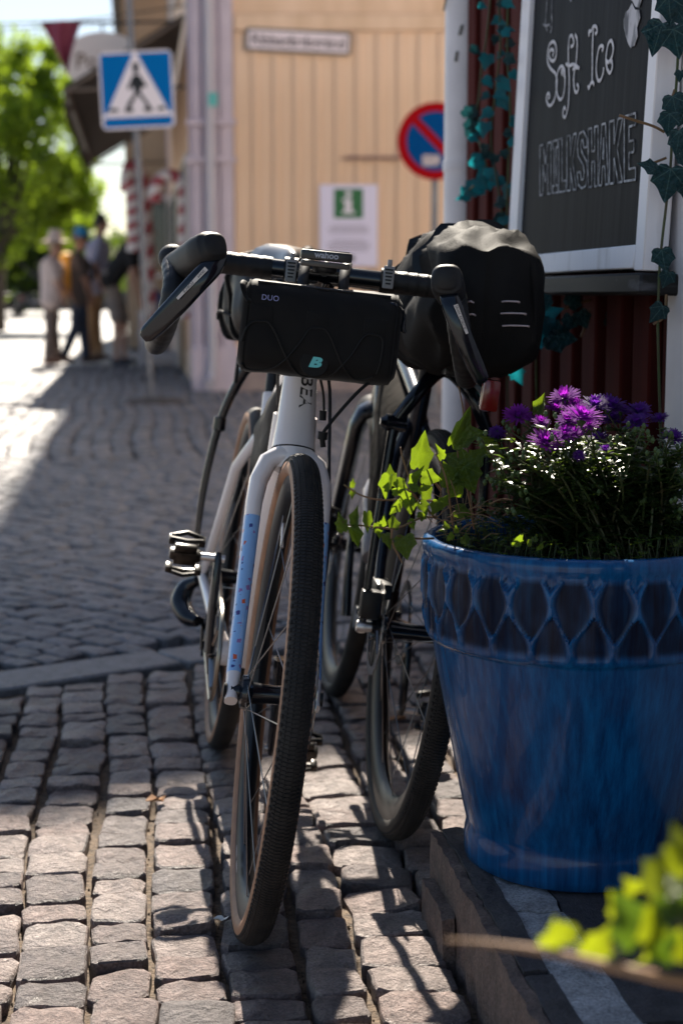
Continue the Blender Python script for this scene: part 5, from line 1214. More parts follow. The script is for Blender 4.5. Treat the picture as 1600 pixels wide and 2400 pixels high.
# ---------------------------------------------------------------- bicycle 2 (black, facing away)
cr2 = V((.075, 2.645, 0)); F2 = V((-.105, .994, 0)).normalized(); WB2 = .95
B2 = bike_frame(cr2, F2, rad(-8.0))
b2 = thing('bicycle', cr2 + F2 * (WB2 / 2), 'black bicycle facing away between the white bicycle and the blue pot', 'bicycle', 'loaded touring bicycles')
lat2 = B2((0, 1, 0)) - B2((0, 0, 0)); FH2 = V((WB2, 0, .35)); A2 = FH2 - fX * .05
def ax2(s, y=0, f_=0): return A2 + aX * s + fX * f_ + V((0, y, 0))
up2 = B2(fX) - B2((0, 0, 0))
mb = MB()
tube(mb, Bl(B2, [ax2(.385), ax2(.56)]), [.028, .023], 18)
tube(mb, Bl(B2, [ax2(.43), ax2(.40).lerp(BB, .5), BB]), [.026, .026, .026], 16, up=lat2); tube(mb, Bl(B2, [ax2(.54), V((.285, 0, .73))]), [.019, .015], 14)
tube(mb, Bl(B2, [BB, V((.27, 0, .76))]), [.019, .016], 16)
for s_ in (-1, 1):
    tube(mb, Bl(B2, [V((.295, s_ * .012, .69)), V((.24, s_ * .04, .62)), V((.10, s_ * .058, .45)), V((.0, s_ * .068, .352))]), [.010, .010, .009, .009], 12)
    tube(mb, Bl(B2, [BB + V((-.02, s_ * .035, 0)), V((.28, s_ * .045, .30)), V((0, s_ * .068, .345))]), [.014, .011, .010], 12)
lathe(mb, [(.023, -.045), (.023, .045)], 18, lambda p: B2((BB.x + p[0], p[2], BB.z + p[1])), caps=True)
fr2_ = obj('frame', mb, M_navy, b2, smooth=50)
mb = MB()
for s_ in (-1, 1):
    path = [ax2(.366, s_ * .004), ax2(.366, s_ * .020), ax2(.355, s_ * .038), ax2(.325, s_ * .049), ax2(.24, s_ * .053), ax2(.12, s_ * .056, .012), ax2(.0, s_ * .06, .042), ax2(-.018, s_ * .06, .05)]
    tube(mb, Bl(B2, path), [.024, .022, .02, .019, .0175, .016, .016, .014], 14, ell=(.78, 1.3), up=up2, pw=.75)
obj('fork', mb, M_gloss, b2, smooth=50)
M_side2 = mat('black_sidewall', (.018, .016, .0145), .6, spec=.25, col2=(.03, .026, .023), nscale=20)
M_rim2 = mat('carbon_rim', (.010, .010, .010), .38, spec=.3, col2=(.016, .015, .014), nscale=10)
wheel(b2, B2, RH, .35, (M_side2, M_rim2), knobs=True, rotor=1, hubw=.062, rim_depth=.045, rim_w=.0145, nsp=24)
wheel(b2, B2, FH2, .35, (M_side2, M_rim2), knobs=False, rotor=1, hubw=.045, rim_depth=.045, rim_w=.0145, nsp=24)
mb = MB(); tube(mb, Bl(B2, [V((0, .085, .35)), V((0, -.085, .35))]), .0085, 12)
lathe(mb, [(.001, .084), (.011, .084), (.012, .094), (.009, .1), (.001, .1)], 14, lambda p: B2((p[0], p[2], .35 + p[1]))); obj('axle', mb, M_alu, b2)
mb = MB(); rbox(mb, (.075, .03, .03), .008, lambda p: B2((.055 + p[0], .058 + p[1], .41 + p[2]))); rbox(mb, (.03, .034, .05), .006, lambda p: B2((.0 + p[0], .082 + p[1], .39 + p[2]))); obj('brake_caliper', mb, M_black, b2)
mb = MB(); nt_ = 40
rr = [[B2((BB.x + (.085 if k % 2 else .081) * cos(2 * pi * k / 80), y, BB.z + (.085 if k % 2 else .081) * sin(2 * pi * k / 80))) for k in range(80)] for y in (-.0535, -.0505)]
ri = [[B2((BB.x + .065 * cos(2 * pi * k / 80), y, BB.z + .065 * sin(2 * pi * k / 80))) for k in range(80)] for y in (-.0505, -.0535)]
loft(mb, [rr[0], rr[1], ri[0], ri[1]], 0, False, True, True); obj('chainring', mb, M_steel, b2)
for s_, y in ((1, .07), (-1, -.07)):
    mb = MB(); tip = V((BB.x + s_ * .17 * cos(rad(80)), y, BB.z + s_ * .17 * sin(rad(80))))
    tube(mb, Bl(B2, [V((BB.x, y * .9, BB.z)), V((BB.x, y * .95, BB.z)).lerp(tip, .5), tip, tip + V((0, 0, s_ * .012))]), [.019, .016, .0135, .008], 14, ell=(1, .55), up=lat2, pw=.8)
    obj('crank_arm', mb, M_gloss, b2); pedal(b2, B2, (tip.x, y + (.058 if y > 0 else -.058), tip.z), 1 if y > 0 else -1)
mb = MB(); tube(mb, Bl(B2, [V((.27, 0, .75)), V((.235, 0, .93))]), .0136, 14); obj('seat_post', mb, M_black, b2)
saddle(b2, B2, .12, .965)
# rack legs with pivot knuckles
for s_ in (-1, 1):
    mb = MB(); piv = V((.02, s_ * .082, .70)); 
    tube(mb, Bl(B2, [V((0, s_ * .09, .36)), V((.005, s_ * .088, .54)), piv]), [.0065, .0075, .009], 12)
    tube(mb, catmull(Bl(B2, [piv, V((.02, s_ * .05, .755)), V((.05, s_ * .02, .79)), V((.07, 0, .80))]), 5), [.011, .012, .013, .013], 12)
    lathe(mb, [(.001, -.02), (.013, -.02), (.0145, -.014), (.0145, .014), (.011, .018), (.006, .024), (.001, .024)], 18, lambda p: B2(piv + V((p[0], s_ * p[2], p[1]))))
    obj('rack_leg', mb, M_gloss, b2)
mb = MB(); rbox(mb, (.30, .06, .022), .006, lambda p: B2((.05 + p[0], p[1], .805 + p[2]))); tube(mb, Bl(B2, [V((.1, 0, .80)), V((.25, 0, .86))]), .012, 10); obj('rack_deck', mb, M_black, b2)
# drop bar
mb = MB(); hc = ax2(.62, 0, .08)
path = [hc + V((-.14, -.215, -.13)), hc + V((.02, -.21, -.125)), hc + V((.06, -.20, -.07)), hc + V((.05, -.19, 0)), hc + V((0, -.17, .005)), hc + V((0, -.08, 0)), hc, hc + V((0, .08, 0)), hc + V((0, .17, .005)), hc + V((.05, .19, 0)), hc + V((.06, .20, -.07)), hc + V((.02, .21, -.125)), hc + V((-.14, .215, -.13))]
tube(mb, catmull(Bl(B2, path), 5), .016, 14); hb2 = obj('handlebar', mb, M_tape, b2)
mb = MB(); tube(mb, Bl(B2, [ax2(.56), ax2(.62), hc]), .018, 12); obj('stem', mb, M_black, b2)
for s_ in (-1, 1):
    mb = MB(); tube(mb, catmull(Bl(B2, [hc + V((.04, s_ * .19, 0)), hc + V((.09, s_ * .195, .02)), hc + V((.13, s_ * .195, .05))]), 5), [.016, .02, .017], 12); tube(mb, catmull(Bl(B2, [hc + V((.12, s_ * .197, .02)), hc + V((.13, s_ * .20, -.03)), hc + V((.10, s_ * .21, -.10))]), 5), [.011, .01, .007], 10, ell=(1, .6)); obj('brake_lever', mb, M_hood, hb2)
# big roll-top pack on the rack
M_pack = mat('pack_cloth', (.010, .0095, .0095), .70, spec=.10, col2=(.015, .0138, .013), nscale=10, bump=(.3, .0015), bscale=420)
pack, bd, rgs = barrel_bag(B2, -.235, .235, .915, .100, .108, 'rack_pack', 'big black roll-top pack with reflective stripes on the black bicycle', M_pack, 9, ex=.62, tops=lambda u: .10 * sin(pi * min(1, u * 1.2)), crease=.034)
mb = MB(); tube(mb, catmull([B2((.14, -.075, .985)), B2((.10, -.04, 1.022)), B2((.06, .01, 1.03)), B2((.04, .05, 1.015)), B2((.05, .085, .975))], 6), [.007, .013, .014, .012, .006], 12, ell=(1, .6)); obj('roll_closure', mb, M_pack, pack)
for i in (16, 32):
    mb = MB(); tube(mb, [p + (p - B2((-.235 + .47 * i / 44, 0, .925))).normalized() * .0012 for p in rgs[i]], .010, 6, closed=True, ell=(.22, 1)); obj('strap', mb, M_black, pack)
def rearface(px, py):
    r0 = ray(px, py); o0 = V((0, 0, CAMH)); pl0 = B2((-.2415, 0, .9)); t_ = (pl0 - o0).dot(F2) / r0.dot(F2); return o0 + r0 * t_
M_refl = mat('reflective_tape', (.62, .50, .50), .4)
for x0_, x1_, y_ in ((1177, 1216, 707), (1174, 1231, 735), (1178, 1238, 764), (1099, 1109, 707), (1101, 1113, 737)):
    mb = MB(); tube(mb, catmull([rearface(x0_, y_) + V((0, .006, 0)), rearface(x0_ * .7 + x1_ * .3, y_ - 1), rearface(x1_ - 4, y_), rearface(x1_, y_ + 2) + V((0, .006, 0))], 4), .0022, 8, ell=(1, .6)); obj('reflective_stripe', mb, M_refl, pack)
mb = MB(); q = B2((-.19, -.03, .775)); rbox(mb, (.028, .02, .05), .006, frame(q, -lat2, F2, B2((0, 0, 1)) - B2((0, 0, 0)))); tl = obj('tail_light', mb, mat('tail_lens', (.20, .012, .010), .2, coat=.5), b2)
mb = MB(); tube(mb, [q + F2 * .008, B2((-.08, -.01, .80))], .007, 8); obj('bracket', mb, M_black, tl)
M_fbag2 = mat('dusty_bag_cloth', (.034, .028, .024), .9, spec=.05, col2=(.010, .009, .008), nscale=12, bump=(.6, .006), bscale=26)
slab_bag(B2, [ax2(.51) + V((-.05, 0, 0)), V((.32, 0, .71)), V((.385, 0, .43)), V((.50, 0, .44))], .045, 'frame_bag', 'dusty wrinkled frame bag in the black bicycle triangle', M_fbag2, 6)
q0 = ax2(.38).lerp(BB, .62); dv = (ax2(.38) - BB).normalized(); nv = V((-dv.z, 0, dv.x)); bc_ = q0 + nv * .06
mb = MB(); lathe(mb, prof, 24, lambda p: B2(bc_ + dv * (p[2] * 1.25 - .10) + nv * p[0] + V((0, p[1] + .01, 0)))); obj('water_bottle', mb, mat('bottle_grey', (.40, .38, .40), .3), None, 'pale grey water bottle inside the black bicycle frame', 'bottle')
# ================================================================ CHALKBOARD on the red wall
M_fw = mat('worn_white_wood', (.87, .84, .86), .6, col2=(.50, .46, .44), nscale=16, contrast=(.52, .72), stretch=(1, 1, .18), bump=(.6, .003), bscale=60)
M_panel = mat('blackboard', (.006, .006, .008), .65, spec=.08, col2=(.017, .017, .02), nscale=26, stretch=(1, 1, .03), bump=(.5, .002), bscale=50, bstretch=(1, 1, .03), contrast=(.3, .75))
M_chalk = mat('chalk_white', (.80, .77, .78), .8, spec=.1, col2=(.5, .48, .5), nscale=120)
la = rad(2.5); nb = (WN * cos(la) + Z * sin(la)).normalized(); A_ = -WD; Bv = (Z * cos(la) - WN * sin(la)).normalized()
bo0 = st(3.0, T_WALL - .075, .97)
def bhit(px, py, off=0.0):
    r0 = ray(px, py); o0 = V((0, 0, CAMH)); p0 = bo0 + nb * off; t_ = (p0 - o0).dot(nb) / r0.dot(nb); return o0 + r0 * t_
def ab(px, py): h_ = bhit(px, py) - bo0; return h_.dot(A_), h_.dot(Bv)
def abo(px, py, off): h_ = bhit(px, py, off) - bo0; return h_.dot(A_)
aL, aR = abo(1228, 400, 0.0), abo(1500, 400, .009); aLo, aRo = abo(1199, 400, .009), abo(1521, 400, .009)
bB = ab(1360, 588)[1]; bBo = ab(1400, 640)[1]; bT = bB + 1.25
def bp3(a, b, n=0): return bo0 + A_ * a + Bv * b + nb * n
cb = thing('chalkboard', bp3((aLo + aRo) / 2, bBo, -.02), 'white framed chalkboard sign lettered Soft Ice and Milkshake on the red wall', 'chalkboard')
def bbox(mb, a0, a1, b0, b1, n0, n1, bev=.002): return rbox(mb, (a1 - a0, b1 - b0, n1 - n0), bev, frame(bp3((a0 + a1) / 2, (b0 + b1) / 2, (n0 + n1) / 2), A_, Bv, nb), 1)
mb = MB(); bbox(mb, aL - .01, aR + .01, bB - .01, bT + .01, -.02, -.001, 0); pan = obj('panel', mb, M_panel, cb)
mb = MB(); bbox(mb, aLo, aL, bBo, bT + .06, -.03, .009); obj('frame_stile', mb, M_fw, cb)
mb = MB(); bbox(mb, aR, aRo, bBo, bT + .06, -.03, .0095); obj('frame_stile', mb, M_fw, cb)
mb = MB(); bbox(mb, aL + .001, aR - .001, bBo + .004, bB, -.028, .011); obj('frame_rail', mb, M_fw, cb)
mb = MB(); bbox(mb, aL + .001, aR - .001, bT, bT + .058, -.028, .01); obj('frame_rail', mb, M_fw, cb)
mb = MB(); bbox(mb, aLo - .02, aRo + .006, bBo - .036, bBo - .003, -.05, .014, .004); obj('shelf', mb, mat('dark_shelf', (.018, .017, .017), .6, spec=.2, col2=(.10, .10, .11), nscale=7, stretch=(1, 1, 5), contrast=(.62, .75)), cb)
def c4(x, y): return (x / 2.613 + 1000, y / 2.613)
def stroke(mb, pts, r=.0031, k=5, off=.0008): tube(mb, catmull([bhit(*c4(*q), off) for q in pts], k), r, 6, ell=(1, .18), up=nb)
mb = MB()
for pts in ([(768, 345), (775, 315), (760, 302), (746, 325), (752, 362), (775, 372), (790, 340), (790, 290), (775, 255), (750, 272), (738, 320), (738, 380), (757, 420), (785, 450), (796, 500), (790, 560), (775, 620), (750, 648), (732, 620), (732, 590), (742, 570), (750, 588), (742, 604)],
            [(838, 470), (842, 435), (825, 405), (803, 430), (790, 500), (795, 570), (812, 610), (832, 590), (843, 520), (842, 460), (832, 425), (822, 440), (832, 458)],
            [(880, 285), (893, 278), (897, 250), (886, 218), (872, 228), (866, 275), (864, 340), (867, 420), (870, 500), (868, 580), (862, 655), (848, 712), (834, 712), (832, 682), (840, 656), (847, 672)],
            [(850, 392), (872, 402), (892, 394), (922, 408)], [(906, 212), (917, 240), (918, 300), (912, 380), (901, 440), (897, 500), (906, 560), (921, 560), (926, 530), (917, 516)], [(893, 424), (912, 414), (932, 416)],
            [(992, 222), (990, 192), (1004, 190), (1018, 163), (1036, 165), (1040, 196), (1029, 206)], [(1017, 178), (1013, 260), (1011, 340), (1011, 420), (1009, 500)], [(985, 525), (990, 541), (1001, 512), (1014, 502), (1021, 522)],
            [(1070, 312), (1079, 292), (1066, 280), (1050, 300), (1038, 370), (1035, 440), (1045, 490), (1061, 490), (1076, 450), (1081, 412)],
            [(1096, 372), (1111, 380), (1131, 345), (1139, 290), (1128, 250), (1110, 265), (1098, 320), (1095, 380), (1105, 430), (1121, 445), (1133, 410), (1131, 376), (1122, 380)]): stroke(mb, pts)
obj('lettering', mb, M_chalk, pan)
LET = {'M': [(0, 0), (0, 1), (.3, 1), (.5, .6), (.7, 1), (1, 1), (1, 0), (.72, 0), (.72, .6), (.5, .25), (.28, .6), (.28, 0)], 'I': [(0, 0), (0, .14), (.3, .14), (.3, .86), (0, .86), (0, 1), (1, 1), (1, .86), (.7, .86), (.7, .14), (1, .14), (1, 0)],
       'L': [(0, 0), (0, 1), (.45, 1), (.45, .2), (1, .2), (1, 0)], 'K': [(0, 0), (0, 1), (.35, 1), (.35, .62), (.65, 1), (1, 1), (.6, .52), (1, 0), (.65, 0), (.35, .4), (.35, 0)],
       'S': [(0, .3), (.3, .3), (.4, .16), (.6, .16), (.68, .28), (.6, .4), (.1, .58), (.02, .78), (.2, .97), (.6, 1), (.95, .85), (.95, .7), (.65, .7), (.55, .84), (.4, .84), (.34, .74), (.45, .64), (.9, .46), (1, .25), (.8, .03), (.45, 0), (.1, .08)],
       'H': [(0, 0), (0, 1), (.35, 1), (.35, .6), (.65, .6), (.65, 1), (1, 1), (1, 0), (.65, 0), (.65, .42), (.35, .42), (.35, 0)], 'A': [(0, 0), (.32, 1), (.68, 1), (1, 0), (.7, 0), (.62, .3), (.38, .3), (.3, 0)],
       'E': [(0, 0), (0, 1), (1, 1), (1, .82), (.42, .82), (.42, .6), (.85, .6), (.85, .42), (.42, .42), (.42, .18), (1, .18), (1, 0)]}
mb = MB(); cells = [(690, 758), (768, 800), (806, 850), (856, 914), (918, 982), (986, 1046), (1050, 1110), (1116, 1196), (1206, 1275)]
def yb(x): return 1197 - (x - 690) * .165
def yt(x): return 893 - (x - 690) * .345
for ch, (x0_, x1_) in zip('MILKSHAKE', cells):
    P_ = [(x0_ + (x1_ - x0_) * u, yb(x0_ + (x1_ - x0_) * u) + (yt(x0_ + (x1_ - x0_) * u) - yb(x0_ + (x1_ - x0_) * u)) * v) for u, v in LET[ch]]
    pts3 = [bhit(*c4(*q), .0009) for q in P_]
    for a, b in zip(pts3, pts3[1:] + pts3[:1]): tube(mb, [a, b], .0021, 5, ell=(1, .2), up=nb)
    if ch == 'A': 
        pts3 = [bhit(*c4(x0_ + (x1_ - x0_) * u, yb(x0_) + (yt(x0_) - yb(x0_)) * v), .0009) for u, v in ((.42, .45), (.5, .8), (.58, .45))]
        for a, b in zip(pts3, pts3[1:] + pts3[:1]): tube(mb, [a, b], .0024, 5, ell=(1, .2), up=nb)
obj('lettering', mb, mat('chalk_faint', (.50, .50, .52), .8, spec=.1, col2=(.10, .10, .11), nscale=70), pan)
mb = MB()
poly(mb, [bhit(*c4(*q), .0006) for q in ((1235, 60), (1255, 20), (1275, 60), (1300, 60), (1305, 110), (1285, 170), (1290, 220), (1270, 280), (1245, 290), (1228, 255), (1212, 190), (1206, 130), (1215, 75))], .0006, nb)
poly(mb, [bhit(*c4(*q), .0006) for q in ((1240, -60), (1310, -70), (1316, -10), (1300, 48), (1275, 40), (1258, 5), (1238, -10))], .0006, nb)
obj('chalk_drawing', mb, mat('chalk_smudge', (.55, .53, .55), .8, col2=(.12, .12, .13), nscale=35, stretch=(1, 1, .4), contrast=(.5, .62)), pan, smooth=0)
mb = MB()
for pts in ([(1240, 60), (1206, 120), (1212, 190), (1230, 255), (1250, 290)], [(1255, 25), (1240, 60)], [(735, -20), (730, 60), (725, 140), (735, 190)], [(765, -20), (762, 80), (765, 160), (755, 200)], [(712, 150), (730, 160), (745, 150), (758, 165)], [(870, -10), (880, 5), (886, -10)]): stroke(mb, pts, .002)
obj('chalk_lines', mb, mat('chalk_faint', (.2, .2, .2)), pan)

# ================================================================ LEAVES
def leaf_mesh(name, outline, m, fold=.16, curl=.12, wav=.03, seed=0):
    rg_ = random.Random(seed); pts = outline + [(-x, y) for x, y in reversed(outline[1:-1])]; n = len(pts)
    def z(x, y): return fold * abs(x) - curl * (y - .3) ** 2 + wav * sin(9 * x + 5 * y + seed) - .05 * x
    c = (0, .36); vs = []
    for k in (1.0, .6): vs += [((c[0] + (x - c[0]) * k), c[1] + (y - c[1]) * k) for x, y in pts]
    vs.append(c); me = bpy.data.meshes.new(name)
    fs = [(i, (i + 1) % n, n + (i + 1) % n, n + i) for i in range(n)] + [(n + i, n + (i + 1) % n, 2 * n) for i in range(n)]
    me.from_pydata([(x, y, z(x, y)) for x, y in vs], [], fs); me.materials.append(m)
    uv = me.uv_layers.new(name='UVMap')
    for lp in me.loops: x, y = vs[lp.vertex_index]; uv.data[lp.index].uv = (x, y - .02)
    me.polygons.foreach_set('use_smooth', [True] * len(me.polygons)); me.update(); return me
IVY = [(0, 0), (.14, -.10), (.30, -.09), (.42, .03), (.41, .15), (.47, .30), (.50, .42), (.36, .50), (.25, .62), (.13, .82), (0, 1.0)]
IVY2 = [(0, 0), (.14, -.08), (.30, .0), (.40, .14), (.34, .28), (.42, .48), (.26, .52), (.14, .72), (0, 1.02)]
LAN = [(0, 0), (.07, .12), (.12, .35), (.11, .6), (.06, .85), (0, 1)]
ROUND = [(0, 0), (.22, .06), (.36, .28), (.38, .52), (.26, .78), (0, .95)]
M_ivy = leaf_mat('ivy_green', (.018, .046, .011), (.045, .09, .014), .32, .4, (.27, .40, .015), vein=True, vcol=(.12, .2, .06))
M_ivyt = leaf_mat('ivy_teal', (.006, .028, .030), (.011, .042, .044), .5, .12, (.02, .15, .17), vein=True, vcol=(.09, .16, .15))
M_ivyc = leaf_mat('ivy_turquoise', (.005, .065, .078), (.010, .10, .115), .45, .4, (.01, .25, .30))
M_fore = leaf_mat('young_leaf', (.045, .09, .008), (.12, .17, .012), .45, .45, (.36, .42, .010))
ivyA = [leaf_mesh('ivy_leaf', o_, M_ivy, f_, c_, w_2, k) for k, (o_, f_, c_, w_2) in enumerate(((IVY, .2, .15, .03), (IVY2, .35, .3, .04), (IVY, .6, .1, .03), (IVY2, .1, -.2, .05)))]
ivyT = [leaf_mesh('wall_ivy_leaf', o_, M_ivyt, f_, c_, w_2, k) for k, (o_, f_, c_, w_2) in enumerate(((IVY, .12, .12, .02), (IVY, .25, .25, .03)))]
ivyC = [leaf_mesh('small_ivy_leaf', o_, M_ivyc, f_, c_, w_2, k) for k, (o_, f_, c_, w_2) in enumerate(((IVY, .2, .2, .03), (IVY2, .4, .2, .03)))]
M_fore2 = leaf_mat('young_leaf_green', (.02, .05, .008), (.05, .10, .012), .45, .35, (.14, .24, .010))
foreL = [leaf_mesh('young_leaf', o_, m_2, f_, .3, .06, k) for k, (o_, m_2, f_) in enumerate(((IVY, M_fore, .4), (IVY2, M_fore, .5), (IVY, M_fore2, .3)))]
def put_leaf(parent, me, base, tip_dir, nrm, size, wid=1.0, name='leaf'):
    y = V(tip_dir).normalized(); n_ = V(nrm); n_ = (n_ - y * n_.dot(y)).normalized(); x = y.cross(n_)
    q = Matrix((x, y, n_)).transposed().to_quaternion()
    return place(name, me, base, parent, rot=q, scale=(size * wid, size, size))
def img_leaf(parent, me, px, py, d, spx, ang, rg_, tilt=.5, wid=1.0, nrm=(0, -1, .25)):
    """leaf with its middle at the surveyed point, spx long in the picture, tip turned ang clockwise from up"""
    size = spx / FPX * d * 1.02; a = rad(ang); dv_ = V((sin(a), rg_.uniform(-tilt, tilt), cos(a))).normalized()
    n_ = V(nrm) + V((rg_.uniform(-1, 1), rg_.uniform(-.3, .3), rg_.uniform(-1, 1))) * tilt
    c = P(px, py, d); return put_leaf(parent, me, c - dv_ * size * .45, dv_, n_, size, wid)

# ================================================================ BLUE POT
PC = V((.334, 2.185, .1215))
m = bpy.data.materials.new('blue_glaze'); m.use_nodes = True; N, b = nodes_of(m); L = N.links.new
tc = N.nodes.new('ShaderNodeTexCoord'); at = N.nodes.new('ShaderNodeAttribute'); at.attribute_name = 'relief'
mp = N.nodes.new('ShaderNodeMapping'); mp.inputs['Scale'].default_value = (1, 1, .045); L(tc.outputs['Object'], mp.inputs[0])
n1 = N.nodes.new('ShaderNodeTexNoise'); n1.inputs['Scale'].default_value = 75; n1.inputs['Detail'].default_value = 8; n1.inputs['Roughness'].default_value = .7; L(mp.outputs[0], n1.inputs['Vector'])
r1 = N.nodes.new('ShaderNodeValToRGB'); e = r1.color_ramp.elements; e[0].position = .33; e[0].color = (.002, .032, .105, 1); e[1].position = .74; e[1].color = (.005, .125, .32, 1)
x_ = e.new(.5); x_.color = (.003, .068, .20, 1); L(n1.outputs[0], r1.inputs[0])
n2 = N.nodes.new('ShaderNodeTexNoise'); n2.inputs['Scale'].default_value = 11; n2.inputs['Detail'].default_value = 6
mp2 = N.nodes.new('ShaderNodeMapping'); mp2.inputs['Scale'].default_value = (1, 1, .5); L(tc.outputs['Object'], mp2.inputs[0]); L(mp2.outputs[0], n2.inputs['Vector'])
r2 = N.nodes.new('ShaderNodeValToRGB'); r2.color_ramp.elements[0].position = .55; r2.color_ramp.elements[1].position = .72; L(n2.outputs[0], r2.inputs[0])
k_ = N.nodes.new('ShaderNodeMath'); k_.operation = 'MULTIPLY'; k_.inputs[1].default_value = .45; L(r2.outputs[0], k_.inputs[0])
mx = N.nodes.new('ShaderNodeMix'); mx.data_type = 'RGBA'; mx.inputs[7].default_value = (.035, .025, .055, 1); L(k_.outputs[0], mx.inputs[0]); L(r1.outputs[0], mx.inputs[6])
n3 = N.nodes.new('ShaderNodeTexNoise'); n3.inputs['Scale'].default_value = 40; n3.inputs['Detail'].default_value = 5; L(mp2.outputs[0], n3.inputs['Vector'])
s_ = N.nodes.new('ShaderNodeMath'); s_.operation = 'MULTIPLY_ADD'; s_.inputs[1].default_value = .5; L(n3.outputs[0], s_.inputs[0]); L(at.outputs['Fac'], s_.inputs[2])
r3 = N.nodes.new('ShaderNodeValToRGB'); r3.color_ramp.elements[0].position = .22; r3.color_ramp.elements[1].position = .95; L(s_.outputs[0], r3.inputs[0])
mz = N.nodes.new('ShaderNodeMix'); mz.data_type = 'RGBA'; mq = N.nodes.new('ShaderNodeMix'); mq.data_type = 'RGBA'; mq.inputs[6].default_value = (.010, .006, .005, 1); kq = N.nodes.new('ShaderNodeMath'); kq.operation = 'MULTIPLY'; kq.inputs[1].default_value = .3; L(n1.outputs[0], kq.inputs[0]); L(kq.outputs[0], mq.inputs[0]); L(mx.outputs[2], mq.inputs[7]); L(mq.outputs[2], mz.inputs[6]); L(r3.outputs[0], mz.inputs[0]); L(mx.outputs[2], mz.inputs[7]); L(mz.outputs[2], b.inputs['Base Color'])
for nm_, lo_, hi_ in (('Specular IOR Level', .05, .25), ('Coat Weight', .04, .30)):
    mr_ = N.nodes.new('ShaderNodeMapRange'); mr_.inputs[3].default_value = lo_; mr_.inputs[4].default_value = hi_; L(r3.outputs[0], mr_.inputs[0]); L(mr_.outputs[0], b.inputs[nm_])
b.inputs['Roughness'].default_value = .24; b.inputs['Specular IOR Level'].default_value = .2; b.inputs['Coat Weight'].default_value = .2; b.inputs['Coat Roughness'].default_value = .04
bp_ = N.nodes.new('ShaderNodeBump'); bp_.inputs['Strength'].default_value = .25; bp_.inputs['Distance'].default_value = .002; L(n1.outputs[0], bp_.inputs['Height']); L(bp_.outputs[0], b.inputs['Normal'])
M_glaze = m
NL = 25
def relief(th, v):
    """pointed overlapping scales pressed into the collar: ridge 1 between them, 0 in their hollows"""
    best = 9
    th2 = th + .018 * noise.noise(V((th * 5, v * 3, 1))); v2 = v + .05 * noise.noise(V((cos(th) * 4, sin(th) * 4, 4)))
    for row, (vc, hv) in enumerate(((.66, .42), (.14, .40), (1.12, .30))):
        u = th2 / (2 * pi) * NL + (.5 if row % 2 else 0); du = abs(u - round(u)); dv_ = (v2 - vc) / hv
        if abs(dv_) < 1: best = min(best, du / (.52 * (1 - abs(dv_) ** 1.7)))
    if best > 1.25: return .75, .15
    rid = math.exp(-((best - 1) / .19) ** 2)
    return rid, (.35 * (1 - best * best) if best < 1 else 0) + rid * .9
mb = MB(); nth = NL * 22; rings = []; rel = []
prof = [(.150, 0, 0), (.156, .004, 0), (.1575, .015, 0), (.1575, .034, 0), (.1562, .043, 0), (.1545, .050, 0), (.156, .06, 0)]
for k in range(1, 13): u = k / 12; prof.append((.156 + (.2055 - .156) * u ** .92, .06 + (.318 - .06) * u, 0))
prof += [(.2065, .3225, 0), (.212, .3245, 0), (.2155, .330, 1)]
ncol = 30
for k in range(1, ncol + 1): u = k / ncol; prof.append((.2155 + .0035 * sin(pi * u * .9) + .001 * u, .330 + .112 * u, 1))
prof += [(.2205, .4475, 2), (.2215, .455, 2), (.2195, .4615, 2), (.214, .465, 2), (.205, .4645, 2), (.199, .459, 2), (.197, .445, 2), (.195, .40, 2)]
for r_, z_, kd in prof:
    ring = []
    for j in range(nth):
        th = 2 * pi * j / nth
        if kd == 1:
            v = (z_ - .330) / .112; rid, hgt = relief(th, v); fade = min(1, v * 9, (1 - v) * 9 + .15); rr = r_ + .0085 * (hgt - .45) * fade; rel.append(max(rid, 1 - fade))
        else:
            rr = r_ + .0009 * noise.noise(V((cos(th) * 3, sin(th) * 3, z_ * 9))); rel.append(1.0 if kd != 2 else .9)
            if kd == 2: rr += .0012 * noise.noise(V((cos(th) * 14, sin(th) * 14, z_ * 30)))
        ring.append(PC + V((rr * cos(th), rr * sin(th), z_)))
    rings.append(ring)
loft(mb, rings, 0, False); nf = len(mb.f); mb.f.append(tuple(range(nth - 1, -1, -1))); mb.m.append(0)
pot = thing('glazed_pot', PC, 'large blue glazed flower pot with a leaf-scale collar on the stone step', 'pot')
po = obj('vessel', mb, M_glaze, pot, smooth=60)
a_ = po.data.attributes.new('relief', 'FLOAT', 'POINT'); a_.data.foreach_set('value', rel)
mb = MB(); rings = [[PC + V((r_ * cos(2 * pi * j / 40), r_ * sin(2 * pi * j / 40), .425 + .02 * (1 - r_ / .2) + .008 * noise.noise(V((r_ * 30, j * .8, 2))))) for j in range(40)] for r_ in (.196, .15, .1, .05, .01)]
loft(mb, rings, 0, True); obj('soil', mb, mat('soil', (.02, .014, .010), .95, col2=(.045, .03, .02), nscale=60, bump=(1, .01), bscale=90), pot, smooth=60)

